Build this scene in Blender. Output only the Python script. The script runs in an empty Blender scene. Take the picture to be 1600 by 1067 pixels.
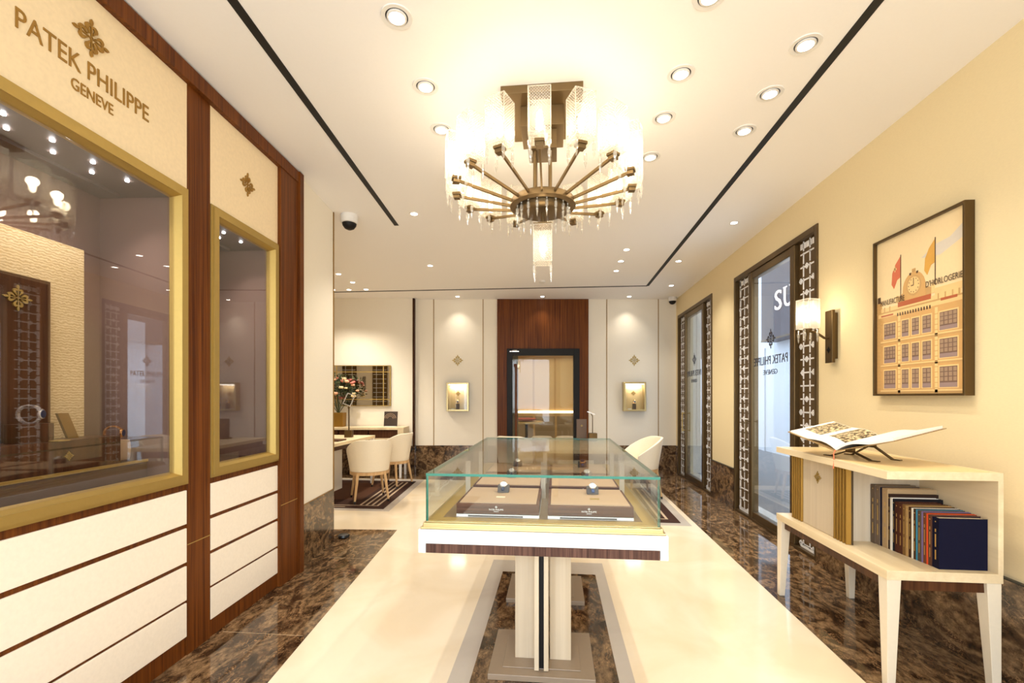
import bpy, bmesh, math, random
from mathutils import Matrix, Vector
random.seed(7)
C = bpy.context.scene.collection
SC = bpy.context.scene
PI = math.pi

# ------------------------------------------------------------------ camera
F_PX = 705.0
YAW = math.atan(68 / F_PX)
cam_d = bpy.data.cameras.new('camera')
cam_d.sensor_width = 36
cam_d.lens = F_PX / 1600 * 36
cam_d.shift_y = (620 - 533.5) / 1600
cam_d.clip_start = .02
cam_d.clip_end = 200
cam = bpy.data.objects.new('camera', cam_d)
C.objects.link(cam)
cam.location = (0, 0, 1.35)
cam.rotation_euler = (PI / 2, 0, YAW)
SC.camera = cam
# ------------------------------------------------------------------ exposure, sky
SC.view_settings.view_transform = 'Standard'
SC.view_settings.look = 'None'
SC.view_settings.gamma = 1
SC.view_settings.use_curve_mapping = False
SC.view_settings.exposure = 0.32
SC.cycles.use_denoising = True
SC.cycles.max_bounces = 12
SC.cycles.diffuse_bounces = 6
SC.cycles.glossy_bounces = 6
SC.cycles.transparent_max_bounces = 24
SC.cycles.transmission_bounces = 8
SC.cycles.caustics_reflective = False
SC.cycles.caustics_refractive = False
SC.cycles.sample_clamp_indirect = 6
W = bpy.data.worlds.new('sky')
SC.world = W
W.use_nodes = True
W.node_tree.nodes['Background'].inputs[0].default_value = (.72, .84, 1, 1)
W.node_tree.nodes['Background'].inputs[1].default_value = 3.0

def area(name, loc, rot, sx, sy, power, col):
    d = bpy.data.lights.new(name, 'AREA')
    d.shape = 'RECTANGLE'; d.size = sx; d.size_y = sy; d.energy = power; d.color = col
    o = bpy.data.objects.new(name, d); C.objects.link(o)
    o.location = loc; o.rotation_euler = rot
    return o
# daylight coming in through the shop front behind the camera and the street doors
area('daylight_shopfront', (0, -2.0, 1.6), (PI / 2, 0, 0), 3.4, 2.5, 125, (.84, .92, 1))
area('daylight_near_door', (2.42, 4.7, 1.4), (PI / 2, 0, PI / 2), .9, 2.4, 14, (.78, .88, 1))
area('daylight_far_door', (2.42, 7.2, 1.4), (PI / 2, 0, PI / 2), .7, 2.4, 8, (.78, .88, 1))
KD, KC, KF = 9.4, 1.0, 1.0      # downlight, chandelier, other lamp strengths
WARM = (1, .86, .66)
WARM2 = (1, .91, .77)

# ------------------------------------------------------------------ materials
def lin(c):
    return tuple((x / 12.92 if x <= .04045 else ((x + .055) / 1.055) ** 2.4) for x in (q / 255 for q in c)) + (1,)
class NT:
    def __init__(s, name):
        s.m = bpy.data.materials.new(name); s.m.use_nodes = True
        s.t = s.m.node_tree; s.t.nodes.clear()
        s.out = s.n('ShaderNodeOutputMaterial')
    def n(s, t, **kw):
        x = s.t.nodes.new(t)
        for k, v in kw.items():
            if k.startswith('i_'): x.inputs[k[2:].replace('_', ' ')].default_value = v
            else: setattr(x, k, v)
        return x
    def l(s, a, b): s.t.links.new(a, b)
    def coord(s, scale=(1, 1, 1), rot=(0, 0, 0)):
        tc = s.n('ShaderNodeTexCoord'); mp = s.n('ShaderNodeMapping')
        mp.inputs['Scale'].default_value = scale; mp.inputs['Rotation'].default_value = rot
        s.l(tc.outputs['Object'], mp.inputs[0]); return mp.outputs[0]
    def bsdf(s, col=None, rough=.5, metal=0, spec=.5, **kw):
        b = s.n('ShaderNodeBsdfPrincipled')
        if col is not None: b.inputs['Base Color'].default_value = col
        b.inputs['Roughness'].default_value = rough; b.inputs['Metallic'].default_value = metal
        b.inputs['Specular IOR Level'].default_value = spec
        for k, v in kw.items(): b.inputs[k.replace('_', ' ')].default_value = v
        s.l(b.outputs[0], s.out.inputs[0]); return b
    def ramp(s, fac, stops):
        r = s.n('ShaderNodeValToRGB'); e = r.color_ramp.elements
        while len(e) < len(stops): e.new(.5)
        for q, (p, c) in zip(e, stops): q.position = p; q.color = c
        s.l(fac, r.inputs[0]); return r.outputs[0]
    def bump(s, h, b, strength=.2, dist=.01):
        u = s.n('ShaderNodeBump'); u.inputs['Strength'].default_value = strength; u.inputs['Distance'].default_value = dist
        s.l(h, u.inputs['Height']); s.l(u.outputs[0], b.inputs['Normal'])

def plain(name, c, rough=.5, metal=0, spec=.5, noise=0, nscale=60, **kw):
    t = NT(name); b = t.bsdf(lin(c), rough, metal, spec, **kw)
    n = t.n('ShaderNodeTexNoise', i_Scale=nscale, i_Detail=3.0)
    t.l(t.coord(), n.inputs['Vector'])
    d = .97 if not noise else 1 - noise
    col = t.ramp(n.outputs[0], [(.3, tuple(x * d for x in lin(c)[:3]) + (1,)), (.7, lin(c))])
    t.l(col, b.inputs['Base Color'])
    return t.m
def fabric(name, c, scale=(300, 300, 300), var=.06, bump=.15, rough=.85):
    t = NT(name); b = t.bsdf(lin(c), rough, 0, .25)
    n = t.n('ShaderNodeTexNoise', i_Scale=1.0, i_Detail=2.0); t.l(t.coord(scale), n.inputs['Vector'])
    t.l(t.ramp(n.outputs[0], [(.3, tuple(x * (1 - var) for x in lin(c)[:3]) + (1,)), (.7, lin(c))]), b.inputs['Base Color'])
    t.bump(n.outputs[0], b, bump, .002)
    return t.m
def wood(name, dark, light, axis='z', scale=1.0, rough=.42, fine=1.0):
    t = NT(name); b = t.bsdf(lin(light), rough, 0, .16)
    S = {'z': (60, 60, 1.2), 'x': (1.2, 60, 60), 'y': (60, 1.2, 60)}[axis]
    S = tuple(q * scale for q in S)
    n = t.n('ShaderNodeTexNoise', i_Scale=fine, i_Detail=5.0, i_Roughness=.6, i_Distortion=.4); t.l(t.coord(S), n.inputs['Vector'])
    n2 = t.n('ShaderNodeTexNoise', i_Scale=.12 * fine, i_Detail=2.0, i_Distortion=1.0); t.l(t.coord(S), n2.inputs['Vector'])
    a = t.ramp(n.outputs[0], [(.32, lin(dark)), (.68, lin(light))])
    a2 = t.ramp(n2.outputs[0], [(.3, (.75, .72, .7, 1)), (.7, (1, 1, 1, 1))])
    mx = t.n('ShaderNodeMix', data_type='RGBA', blend_type='MULTIPLY'); mx.inputs[0].default_value = .8
    t.l(a, mx.inputs[6]); t.l(a2, mx.inputs[7]); t.l(mx.outputs[2], b.inputs['Base Color'])
    return t.m
def marble(name, rough=.06):
    t = NT(name); b = t.bsdf(None, rough, 0, .5)
    co = t.coord((1.6, .8, 1.2), (0, 0, .5))
    w = t.n('ShaderNodeTexNoise', i_Scale=4.0, i_Detail=8.0, i_Distortion=1.6); t.l(co, w.inputs['Vector'])
    big = t.ramp(w.outputs[0], [(.34, lin((38, 25, 17))), (.46, lin((80, 60, 42))), (.56, lin((132, 108, 80))), (.68, lin((58, 40, 27)))])
    mxv = t.n('ShaderNodeMix', data_type='RGBA', blend_type='LINEAR_LIGHT'); mxv.inputs[0].default_value = .3
    nz = t.n('ShaderNodeTexNoise', i_Scale=7.0, i_Detail=4.0); t.l(co, nz.inputs['Vector'])
    t.l(co, mxv.inputs[6]); t.l(nz.outputs[1], mxv.inputs[7])
    v = t.n('ShaderNodeTexVoronoi', feature='DISTANCE_TO_EDGE', i_Scale=14.0); t.l(mxv.outputs[2], v.inputs['Vector'])
    vein = t.ramp(v.outputs[0], [(0, (1, 1, 1, 1)), (.03, (.25, .25, .25, 1)), (.07, (0, 0, 0, 1))])
    m1 = t.n('ShaderNodeMath', operation='MULTIPLY'); t.l(vein, m1.inputs[0])
    k = t.ramp(nz.outputs[0], [(.42, (0, 0, 0, 1)), (.62, (1, 1, 1, 1))]); t.l(k, m1.inputs[1])
    mx = t.n('ShaderNodeMix', data_type='RGBA'); t.l(m1.outputs[0], mx.inputs[0]); t.l(big, mx.inputs[6]); mx.inputs[7].default_value = lin((176, 140, 100))
    f = t.n('ShaderNodeTexNoise', i_Scale=22.0, i_Detail=6.0, i_Roughness=.7); t.l(co, f.inputs['Vector'])
    fr = t.ramp(f.outputs[0], [(.38, (.42, .38, .35, 1)), (.62, (1.35, 1.3, 1.25, 1))])
    m3 = t.n('ShaderNodeMix', data_type='RGBA', blend_type='MULTIPLY'); m3.inputs[0].default_value = 1
    t.l(mx.outputs[2], m3.inputs[6]); t.l(fr, m3.inputs[7]); t.l(m3.outputs[2], b.inputs['Base Color'])
    return t.m
def stone(name, c1, c2, rough=.12, s=1.5):
    t = NT(name); b = t.bsdf(None, rough, 0, .5)
    n = t.n('ShaderNodeTexNoise', i_Scale=s, i_Detail=7.0, i_Distortion=.8); t.l(t.coord(), n.inputs['Vector'])
    t.l(t.ramp(n.outputs[0], [(.35, lin(c1)), (.6, lin(c2))]), b.inputs['Base Color'])
    return t.m
def thin_glass(name, tint=(.97, .985, .975), k=.95, base=.045, pattern=None, cloud=0.0, rough=0.0):
    """a pane: see-through, with mirror reflection that grows towards grazing view"""
    t = NT(name)
    g = t.n('ShaderNodeNewGeometry'); dp = t.n('ShaderNodeVectorMath', operation='DOT_PRODUCT')
    t.l(g.outputs['Normal'], dp.inputs[0]); t.l(g.outputs['Incoming'], dp.inputs[1])
    ab = t.n('ShaderNodeMath', operation='ABSOLUTE'); t.l(dp.outputs['Value'], ab.inputs[0])
    su = t.n('ShaderNodeMath', operation='SUBTRACT'); su.inputs[0].default_value = 1; t.l(ab.outputs[0], su.inputs[1])
    pw = t.n('ShaderNodeMath', operation='POWER'); t.l(su.outputs[0], pw.inputs[0]); pw.inputs[1].default_value = 5
    ma = t.n('ShaderNodeMath', operation='MULTIPLY_ADD'); t.l(pw.outputs[0], ma.inputs[0]); ma.inputs[1].default_value = k; ma.inputs[2].default_value = base
    tr = t.n('ShaderNodeBsdfTransparent'); tr.inputs[0].default_value = tint + (1,)
    gl = t.n('ShaderNodeBsdfGlossy'); gl.inputs['Roughness'].default_value = rough
    mx = t.n('ShaderNodeMixShader'); t.l(ma.outputs[0], mx.inputs[0]); t.l(tr.outputs[0], mx.inputs[1]); t.l(gl.outputs[0], mx.inputs[2])
    last = mx
    if pattern or cloud:
        df = t.n('ShaderNodeBsdfDiffuse'); df.inputs[0].default_value = (1, .97, .9, 1)
        tl = t.n('ShaderNodeBsdfTranslucent'); tl.inputs[0].default_value = (1, .95, .85, 1)
        ad = t.n('ShaderNodeMixShader'); ad.inputs[0].default_value = .6; t.l(df.outputs[0], ad.inputs[1]); t.l(tl.outputs[0], ad.inputs[2])
        m2 = t.n('ShaderNodeMixShader'); t.l(mx.outputs[0], m2.inputs[1]); t.l(ad.outputs[0], m2.inputs[2])
        if pattern:
            tc = t.n('ShaderNodeTexCoord')
            sp = t.n('ShaderNodeSeparateXYZ'); t.l(tc.outputs['Object'], sp.inputs[0])
            xy = t.n('ShaderNodeMath', operation='ADD'); t.l(sp.outputs[0], xy.inputs[0]); t.l(sp.outputs[1], xy.inputs[1])
            outs = []
            for op in ('ADD', 'SUBTRACT'):
                a = t.n('ShaderNodeMath', operation=op); t.l(xy.outputs[0], a.inputs[0]); t.l(sp.outputs[2], a.inputs[1])
                s_ = t.n('ShaderNodeMath', operation='MULTIPLY'); t.l(a.outputs[0], s_.inputs[0]); s_.inputs[1].default_value = pattern
                f_ = t.n('ShaderNodeMath', operation='PINGPONG'); t.l(s_.outputs[0], f_.inputs[0]); f_.inputs[1].default_value = 1
                c_ = t.n('ShaderNodeMath', operation='LESS_THAN'); t.l(f_.outputs[0], c_.inputs[0]); c_.inputs[1].default_value = .3
                outs.append(c_)
            mxm = t.n('ShaderNodeMath', operation='MAXIMUM'); t.l(outs[0].outputs[0], mxm.inputs[0]); t.l(outs[1].outputs[0], mxm.inputs[1])
            mr = t.n('ShaderNodeMath', operation='MULTIPLY_ADD'); t.l(mxm.outputs[0], mr.inputs[0]); mr.inputs[1].default_value = .26; mr.inputs[2].default_value = cloud
            t.l(mr.outputs[0], m2.inputs[0])
        else: m2.inputs[0].default_value = cloud
        last = m2
    t.l(last.outputs[0], t.out.inputs[0])
    return t.m
def emit(name, c, s):
    t = NT(name); e = t.n('ShaderNodeEmission'); e.inputs[0].default_value = tuple(c) + (1,); e.inputs[1].default_value = s
    t.l(e.outputs[0], t.out.inputs[0]); return t.m

M = {}
M['wall'] = fabric('wall_fabric_cream', (238, 230, 214), (500, 500, 60), .035, .08)
M['wall_gold'] = fabric('wallpaper_straw', (232, 214, 172), (60, 60, 400), .05, .12)
M['ceiling'] = plain('ceiling_paint', (242, 238, 234), .8, noise=.01)
M['slot'] = plain('slot_black', (10, 9, 9), .6)
M['marble'] = marble('emperador_marble')
M['marble_v'] = marble('emperador_marble_wall', .12)
M['cream_stone'] = stone('cream_marble', (228, 210, 180), (238, 224, 200))
M['grey_stone'] = stone('greige_stone', (182, 172, 162), (194, 186, 176), .2)
M['wood'] = wood('walnut_vertical', (76, 36, 8), (122, 68, 24))
M['wood_h'] = wood('walnut_along', (78, 42, 22), (128, 78, 46), 'y')
M['wood_x'] = wood('walnut_across', (70, 40, 26), (116, 76, 54), 'x', rough=.5)
M['wood_dark'] = wood('walnut_dark', (62, 36, 22), (100, 64, 40), rough=.4)
M['wood_strip'] = wood('walnut_strip', (62, 40, 34), (116, 84, 72), 'z', 2.0)
M['header'] = plain('header_leather', (236, 214, 176), .5, noise=.07, nscale=60)
M['panel'] = plain('panel_pale_leather', (248, 238, 224), .32, noise=.05, nscale=70)
M['brass'] = plain('brushed_brass', (188, 162, 98), .58, 1)
M['brass_pale'] = plain('pale_brass', (205, 186, 136), .35, 1)
M['brass_sat'] = plain('brass_satin', (150, 112, 44), .5, .7)
M['letter'] = plain('letter_brass', (160, 120, 52), .45, .5)
M['bronze'] = plain('dark_bronze', (96, 76, 46), .38, .75)
M['bronze_panel'] = plain('bronze_panel', (100, 78, 46), .45, .5)
M['silver_daylight'] = plain('nickel_and_lattice_daylight', (250, 250, 252), .35, .15)  # near-white, also stands in for daylight behind the door lattices
M['case_white'] = plain('white_lacquer', (246, 245, 245), .25)
M['leg_cream'] = plain('cream_lacquer', (224, 212, 190), .35)
M['cream_wood'] = wood('cream_sycamore', (226, 206, 168), (238, 220, 184), 'y', .5, .3)
M['cream_wood_z'] = wood('cream_sycamore_upright', (206, 190, 164), (220, 206, 182), 'z', .5, .3)
M['plate'] = plain('taupe_base', (150, 132, 112), .3)
M['glass'] = thin_glass('clear_glass')
M['glass_show'] = thin_glass('showcase_glass', (.94, .93, .93), 1.0, .075)
M['glass_door'] = thin_glass('door_glass', (.9, .93, .96), 1.0, .09)
M['glass_back'] = thin_glass('back_door_glass', (.92, .93, .93), 1.0, .035)
M['glass_edge'] = plain('green_glass_edge', (32, 122, 100), .12, 0, .8)
M['shade'] = thin_glass('cut_glass_shade', (1, .98, .93), .9, .05, 140, .05)
M['crystal'] = thin_glass('crystal', (.99, .99, .98), .9, .24, None, .18)
M['frost'] = thin_glass('frosted_bar', (.97, .97, .95), .9, .06, None, .5)
M['rim'] = thin_glass('shade_rim', (.98, .98, .96), .9, .1, None, .25)
M['fabric_brown'] = fabric('mauve_cloth', (146, 118, 106), (500, 500, 30), .16, .2)
M['deck'] = plain('dark_deck', (84, 62, 52), .25)
M['tan'] = fabric('tan_suede', (186, 158, 130), var=.04)
M['case_bed'] = plain('case_bed', (128, 100, 58), .3, .3)
M['grey_pad'] = plain('grey_leather', (92, 84, 80), .5)
M['leather'] = plain('cream_leather', (242, 230, 206), .45)
M['leg_wood'] = wood('pale_oak', (206, 166, 116), (226, 190, 142), 'z', .6)
M['black'] = plain('black', (16, 14, 13), .35)
M['black_metal'] = plain('black_metal', (20, 17, 15), .5, 0, .25)
M['chand'] = plain('bronze_chandelier', (120, 98, 66), .45, .8)
M['rug'] = fabric('rug_brown', (86, 52, 32), (200, 200, 200), .2, .5)
M['rug_dark'] = fabric('rug_dark', (58, 32, 22), (200, 200, 200), .2, .5)
M['rug_stripe'] = fabric('rug_stripe', (190, 168, 142), (200, 200, 200), .1, .5)
M['mirror'] = plain('mirror', (236, 232, 224), .02, 1)
M['figured'] = None
M['steel'] = plain('polished_steel', (232, 234, 238), .25, .8)
M['rose_gold'] = plain('rose_gold', (240, 184, 124), .25, .8)
M['dial'] = plain('dial_blue', (30, 44, 80), .3)
M['white'] = plain('white_paper', (246, 244, 238), .6)
M['ivory'] = plain('ivory', (236, 224, 196), .5)
M['lamp'] = emit('lamp_disc', (1, .93, .82), 14)
M['bulb'] = emit('lamp_bulb', (1, .86, .62), 22)
M['led'] = emit('led_white', (.95, .97, 1), 40)
M['strip_led'] = emit('led_strip', (1, .93, .86), 6)
M['plastic_white'] = plain('white_plastic', (228, 224, 218), .4)
M['foliage'] = plain('foliage', (66, 78, 44), .6, noise=.4, nscale=30)
M['pink'] = plain('pink_petals', (226, 128, 112), .6, noise=.25, nscale=80)
M['peach'] = plain('peach_petals', (240, 178, 140), .6, noise=.2, nscale=80)
M['rose_red'] = plain('rose_petals', (196, 92, 88), .6, noise=.25, nscale=80)
M['cream_petal'] = plain('cream_petals', (244, 222, 170), .6, noise=.15, nscale=80)
M['facade'] = plain('pale_facade', (226, 228, 230), .7)
M['sign_dark'] = plain('dark_fascia', (58, 40, 38), .4)
M['sign_lit'] = emit('lit_sign_letters', (1, .93, .9), 1.6)
M['street'] = plain('street_paving', (150, 146, 142), .7)
t = NT('figured_sycamore'); b_ = t.bsdf(None, .35)
n_ = t.n('ShaderNodeTexWave', wave_type='BANDS', bands_direction='Z', i_Scale=26.0, i_Distortion=6.0, i_Detail=3.0); n_.inputs['Detail Scale'].default_value = 2.0
t.l(t.coord((1, 1, 1)), n_.inputs['Vector'])
t.l(t.ramp(n_.outputs[0], [(0, lin((196, 168, 118))), (1, lin((232, 210, 164)))]), b_.inputs['Base Color'])
t.bump(n_.outputs[0], b_, .1, .003)
M['figured'] = t.m

# ------------------------------------------------------------------ mesh builder
class MB:
    def __init__(s): s.bm = bmesh.new(); s.T = Matrix.Identity(4)
    def at(s, m): s.T = m; return s
    def face(s, pts, mi=0):
        f = s.bm.faces.new([s.bm.verts.new(s.T @ Vector(p)) for p in pts]); f.material_index = mi; return f
    def box(s, x0, x1, y0, y1, z0, z1, mi=0):
        v = [s.bm.verts.new(s.T @ Vector(p)) for p in ((x0,y0,z0),(x1,y0,z0),(x1,y1,z0),(x0,y1,z0),(x0,y0,z1),(x1,y0,z1),(x1,y1,z1),(x0,y1,z1))]
        for q in ((0,3,2,1),(4,5,6,7),(0,1,5,4),(1,2,6,5),(2,3,7,6),(3,0,4,7)):
            f = s.bm.faces.new([v[i] for i in q]); f.material_index = mi
        return s
    def frustum(s, b, tz, mi=0):
        """b=(x0,x1,y0,y1,z0)  tz=(x0,x1,y0,y1,z1)"""
        P = [(b[0],b[2],b[4]),(b[1],b[2],b[4]),(b[1],b[3],b[4]),(b[0],b[3],b[4]),(tz[0],tz[2],tz[4]),(tz[1],tz[2],tz[4]),(tz[1],tz[3],tz[4]),(tz[0],tz[3],tz[4])]
        v = [s.bm.verts.new(s.T @ Vector(p)) for p in P]
        for q in ((0,3,2,1),(4,5,6,7),(0,1,5,4),(1,2,6,5),(2,3,7,6),(3,0,4,7)):
            f = s.bm.faces.new([v[i] for i in q]); f.material_index = mi
        return s
    def prism(s, poly, axis, a, b, mi=0):
        """2D polygon extruded along axis 'x' (poly=(y,z)), 'y' (poly=(x,z)) or 'z' (poly=(x,y))"""
        def P(p, d): return {'x': (d, p[0], p[1]), 'y': (p[0], d, p[1]), 'z': (p[0], p[1], d)}[axis]
        A = [s.bm.verts.new(s.T @ Vector(P(p, a))) for p in poly]; B = [s.bm.verts.new(s.T @ Vector(P(p, b))) for p in poly]
        n = len(poly); fs = [s.bm.faces.new(A), s.bm.faces.new(B[::-1])]
        for i in range(n): fs.append(s.bm.faces.new((A[i], B[i], B[(i+1) % n], A[(i+1) % n])))
        for f in fs: f.material_index = mi
        return s
    def lathe(s, prof, seg=24, c=(0, 0, 0), mi=0, axis='z', close=True):
        rings = []
        for r, h in prof:
            ring = []
            for i in range(seg):
                a = 2 * PI * i / seg; x, y = r * math.cos(a), r * math.sin(a)
                p = {'z': (x, y, h), 'x': (h, x, y), 'y': (x, h, y)}[axis]
                ring.append(s.bm.verts.new(s.T @ Vector((p[0]+c[0], p[1]+c[1], p[2]+c[2]))))
            rings.append(ring)
        for k in range(len(rings) - 1):
            for i in range(seg):
                f = s.bm.faces.new((rings[k][i], rings[k][(i+1) % seg], rings[k+1][(i+1) % seg], rings[k+1][i])); f.material_index = mi
        if close:
            for ring in (rings[0], rings[-1]):
                f = s.bm.faces.new(ring); f.material_index = mi
        return s
    def bar(s, p0, p1, r0, r1=None, seg=10, mi=0):
        r1 = r0 if r1 is None else r1
        p0, p1 = Vector(p0), Vector(p1); d = (p1 - p0).normalized()
        u = d.orthogonal().normalized(); w = d.cross(u)
        R = []
        for p, r in ((p0, r0), (p1, r1)):
            R.append([s.bm.verts.new(s.T @ (p + u * r * math.cos(2*PI*i/seg) + w * r * math.sin(2*PI*i/seg))) for i in range(seg)])
        for i in range(seg):
            f = s.bm.faces.new((R[0][i], R[0][(i+1) % seg], R[1][(i+1) % seg], R[1][i])); f.material_index = mi
        for r in R: f = s.bm.faces.new(r); f.material_index = mi
        return s
    def tube(s, pts, r, seg=8, mi=0):
        for a, b in zip(pts, pts[1:]): s.bar(a, b, r, r, seg, mi)
        return s
    def sbar(s, p0, p1, w, h, mi=0):
        """rectangular bar; w across horizontally, h the other way"""
        p0, p1 = Vector(p0), Vector(p1); d = (p1 - p0).normalized()
        u = d.cross(Vector((0, 0, 1)))
        u = Vector((1, 0, 0)) if u.length < 1e-4 else u.normalized()
        v = u.cross(d)
        R = [[s.bm.verts.new(s.T @ (p + u*w/2*a + v*h/2*b)) for a, b in ((-1,-1),(1,-1),(1,1),(-1,1))] for p in (p0, p1)]
        for i in range(4):
            f = s.bm.faces.new((R[0][i], R[0][(i+1) % 4], R[1][(i+1) % 4], R[1][i])); f.material_index = mi
        for r in R: f = s.bm.faces.new(r); f.material_index = mi
        return s
    def ball(s, c, r, seg=12, rings=8, mi=0, sz=1):
        prof = [(max(r * math.sin(PI * k / rings), 1e-4), -r * sz * math.cos(PI * k / rings)) for k in range(rings + 1)]
        return s.lathe(prof, seg, c, mi)
    def mesh_from(s, me, m, mi=0):
        vs = [s.bm.verts.new(s.T @ (m @ v.co)) for v in me.vertices]
        for p in me.polygons:
            try: f = s.bm.faces.new([vs[i] for i in p.vertices]); f.material_index = mi
            except ValueError: pass
        return s
    def build(s, name, mats, parent=None, smooth=False, bevel=0, seg=2):
        if not isinstance(mats, (list, tuple)): mats = [mats]
        bmesh.ops.recalc_face_normals(s.bm, faces=s.bm.faces)
        me = bpy.data.meshes.new(name); s.bm.to_mesh(me); s.bm.free()
        for m in mats: me.materials.append(m)
        if smooth:
            for p in me.polygons: p.use_smooth = True
            if smooth != 'all':
                try: me.set_sharp_from_angle(angle=.7)
                except Exception: pass
        o = bpy.data.objects.new(name, me); C.objects.link(o)
        if parent: o.parent = parent
        if bevel:
            b = o.modifiers.new('bevel', 'BEVEL'); b.width = bevel; b.segments = seg; b.limit_method = 'ANGLE'
        return o

def tag(o, label=None, cat=None, group=None, kind=None):
    if label: o['label'] = label
    if cat: o['category'] = cat
    if group: o['group'] = group
    if kind: o['kind'] = kind
    return o
def thing(name, label, cat, loc=(0, 0, 0), rz=0, group=None):
    o = bpy.data.objects.new(name, None); C.objects.link(o)
    o.location = loc; o.rotation_euler = (0, 0, rz); o.empty_display_size = .1
    return tag(o, label, cat, group)
def struct(name, mb, m, parent=None, loc=None, rz=0, **kw):
    o = mb.build(name, m, parent, **kw)
    if parent is None: o['kind'] = 'structure'
    if loc is not None: o.location = loc; o.rotation_euler = (0, 0, rz)
    return o
def empty_struct(name, loc, rz=0):
    o = bpy.data.objects.new(name, None); C.objects.link(o); o.location = loc; o.rotation_euler = (0, 0, rz); o['kind'] = 'structure'; return o
def dup(root, loc=None, rz=None, label=None, group=None):
    def rec(o, par):
        c = o.copy(); C.objects.link(c); c.parent = par
        for ch in o.children: rec(ch, c)
        return c
    r = rec(root, root.parent)
    if loc is not None: r.location = loc
    if rz is not None: r.rotation_euler = (0, 0, rz)
    if label: r['label'] = label
    if group: r['group'] = group
    return r
def light(kind, name, parent, loc, power, col=WARM, size=.03, spot=None, blend=.6, rot=(0, 0, 0)):
    d = bpy.data.lights.new(name, kind); d.energy = power; d.color = col
    if kind in ('POINT', 'SPOT'): d.shadow_soft_size = size
    if kind == 'SPOT': d.spot_size = spot; d.spot_blend = blend
    if kind == 'AREA': d.shape = 'RECTANGLE'; d.size = size[0]; d.size_y = size[1]
    o = bpy.data.objects.new(name, d); C.objects.link(o); o.parent = parent; o.location = loc; o.rotation_euler = rot
    return o

# lettering and the emblem as plain geometry -----------------------------------------
_txt = {}
def text_mesh(s):
    if s in _txt: return _txt[s]
    cu = bpy.data.curves.new('t', 'FONT'); cu.body = s; cu.extrude = .5; cu.resolution_u = 3
    cu.align_x = 'CENTER'; cu.size = 1
    o = bpy.data.objects.new('t', cu); C.objects.link(o)
    dg = bpy.context.evaluated_depsgraph_get(); dg.update()
    me = bpy.data.meshes.new_from_object(o.evaluated_get(dg))
    bpy.data.objects.remove(o)
    xs = [v.co.x for v in me.vertices]; ys = [v.co.y for v in me.vertices]
    _txt[s] = (me, min(xs), max(xs), min(ys), max(ys)); return _txt[s]
def write(mb, s, width, height, depth, frame, mi=0):
    """frame: matrix with x = reading direction, y = up, z = out of the surface; centred"""
    me, x0, x1, y0, y1 = text_mesh(s)
    S = Matrix.Diagonal((width / (x1 - x0), height / (y1 - y0), depth, 1)) @ Matrix.Translation((-(x0+x1)/2, -(y0+y1)/2, 0))
    mb.mesh_from(me, frame @ S, mi)
PETALS = [
    [(0, .50), (.032, .465), (.044, .42), (.034, .36), (.015, .325), (.014, 0), (-.014, 0), (-.015, .325), (-.034, .36), (-.044, .42), (-.032, .465)],
    [(.052, .09), (.10, .15), (.155, .19), (.175, .25), (.158, .31), (.11, .345), (.055, .335), (.012, .315), (.012, .265), (.055, .275), (.083, .25), (.078, .21), (.052, .16), (.038, .11)],
]
def emblem(mb, size, depth, frame, mi=0):
    for k in range(4):
        ca, sa = math.cos(k * PI / 2), math.sin(k * PI / 2)
        for pi, poly in enumerate(PETALS):
            for mir in ((1,) if pi == 0 else (1, -1)):
                pts = [(x * mir, y) for x, y in poly]
                pts = [((x*ca - y*sa) * size, (x*sa + y*ca) * size) for x, y in pts]
                if mir < 0: pts = pts[::-1]
                old = mb.T; mb.T = mb.T @ frame; mb.prism(pts, 'z', 0, depth, mi); mb.T = old
    old = mb.T; mb.T = mb.T @ frame; mb.lathe([(.045*size, 0), (.045*size, depth)], 10, mi=mi); mb.T = old
def FR(o, x, y, z):
    m = Matrix((x, y, z)).transposed().to_4x4(); m.translation = Vector(o); return m
def face_x(o): return FR(o, (0, 1, 0), (0, 0, 1), (1, 0, 0))          # on a surface facing +x, read from +x
def face_nx(o): return FR(o, (0, -1, 0), (0, 0, 1), (-1, 0, 0))       # facing -x
def face_ny(o): return FR(o, (1, 0, 0), (0, 0, 1), (0, -1, 0))        # facing -y (towards the camera)

# ================================================================== THE ROOM
H = 3.08
LP, LA = (-1.99, 3.35, 0), .06            # left wall frame: y along the wall, x into the room
BP, BA = (-.768, 7.963, 0), YAW           # back wall frame: x along the wall
LM = Matrix.Translation(LP) @ Matrix.Rotation(LA, 4, 'Z')
BM = Matrix.Translation(BP) @ Matrix.Rotation(BA, 4, 'Z')
def zb(v, d=8.0): return 1.35 - (v - 620) / F_PX * d
def xb(u, d=8.0): return (u - 800) / F_PX * d

struct('floor', MB().box(-5.2, 2.5, -2.3, 12.2, -.12, 0), M['cream_stone'])
# dark marble borders
m = MB(); m.prism([(-1.60, 4.445), (-1.21, .6), (-1.0, -2.0), (-2.2, -2.0), (-1.86, 1.2), (-2.0, 3.35), (-2.07, 4.06), (-2.3, 4.40)], 'z', .0, .0015); m.build('x', M['marble']).name = 'floor.001'
bpy.data.objects['floor.001']['kind'] = 'structure'
m = MB(); m.prism([(1.425, -2.0), (2.13, -2.0), (2.13, 8.24), (-4.7, 7.55), (-4.7, 7.2), (1.50, 7.2)], 'z', 0, .0015)
struct('floor', m, M['marble'])
m = MB(); m.box(-.51, .375, .8, 3.71, 0, .0010); struct('floor', m, M['grey_stone'])
m = MB(); m.box(-.405, .30, .8, 3.465, .001, .0022); struct('floor', m, M['marble'])
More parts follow.
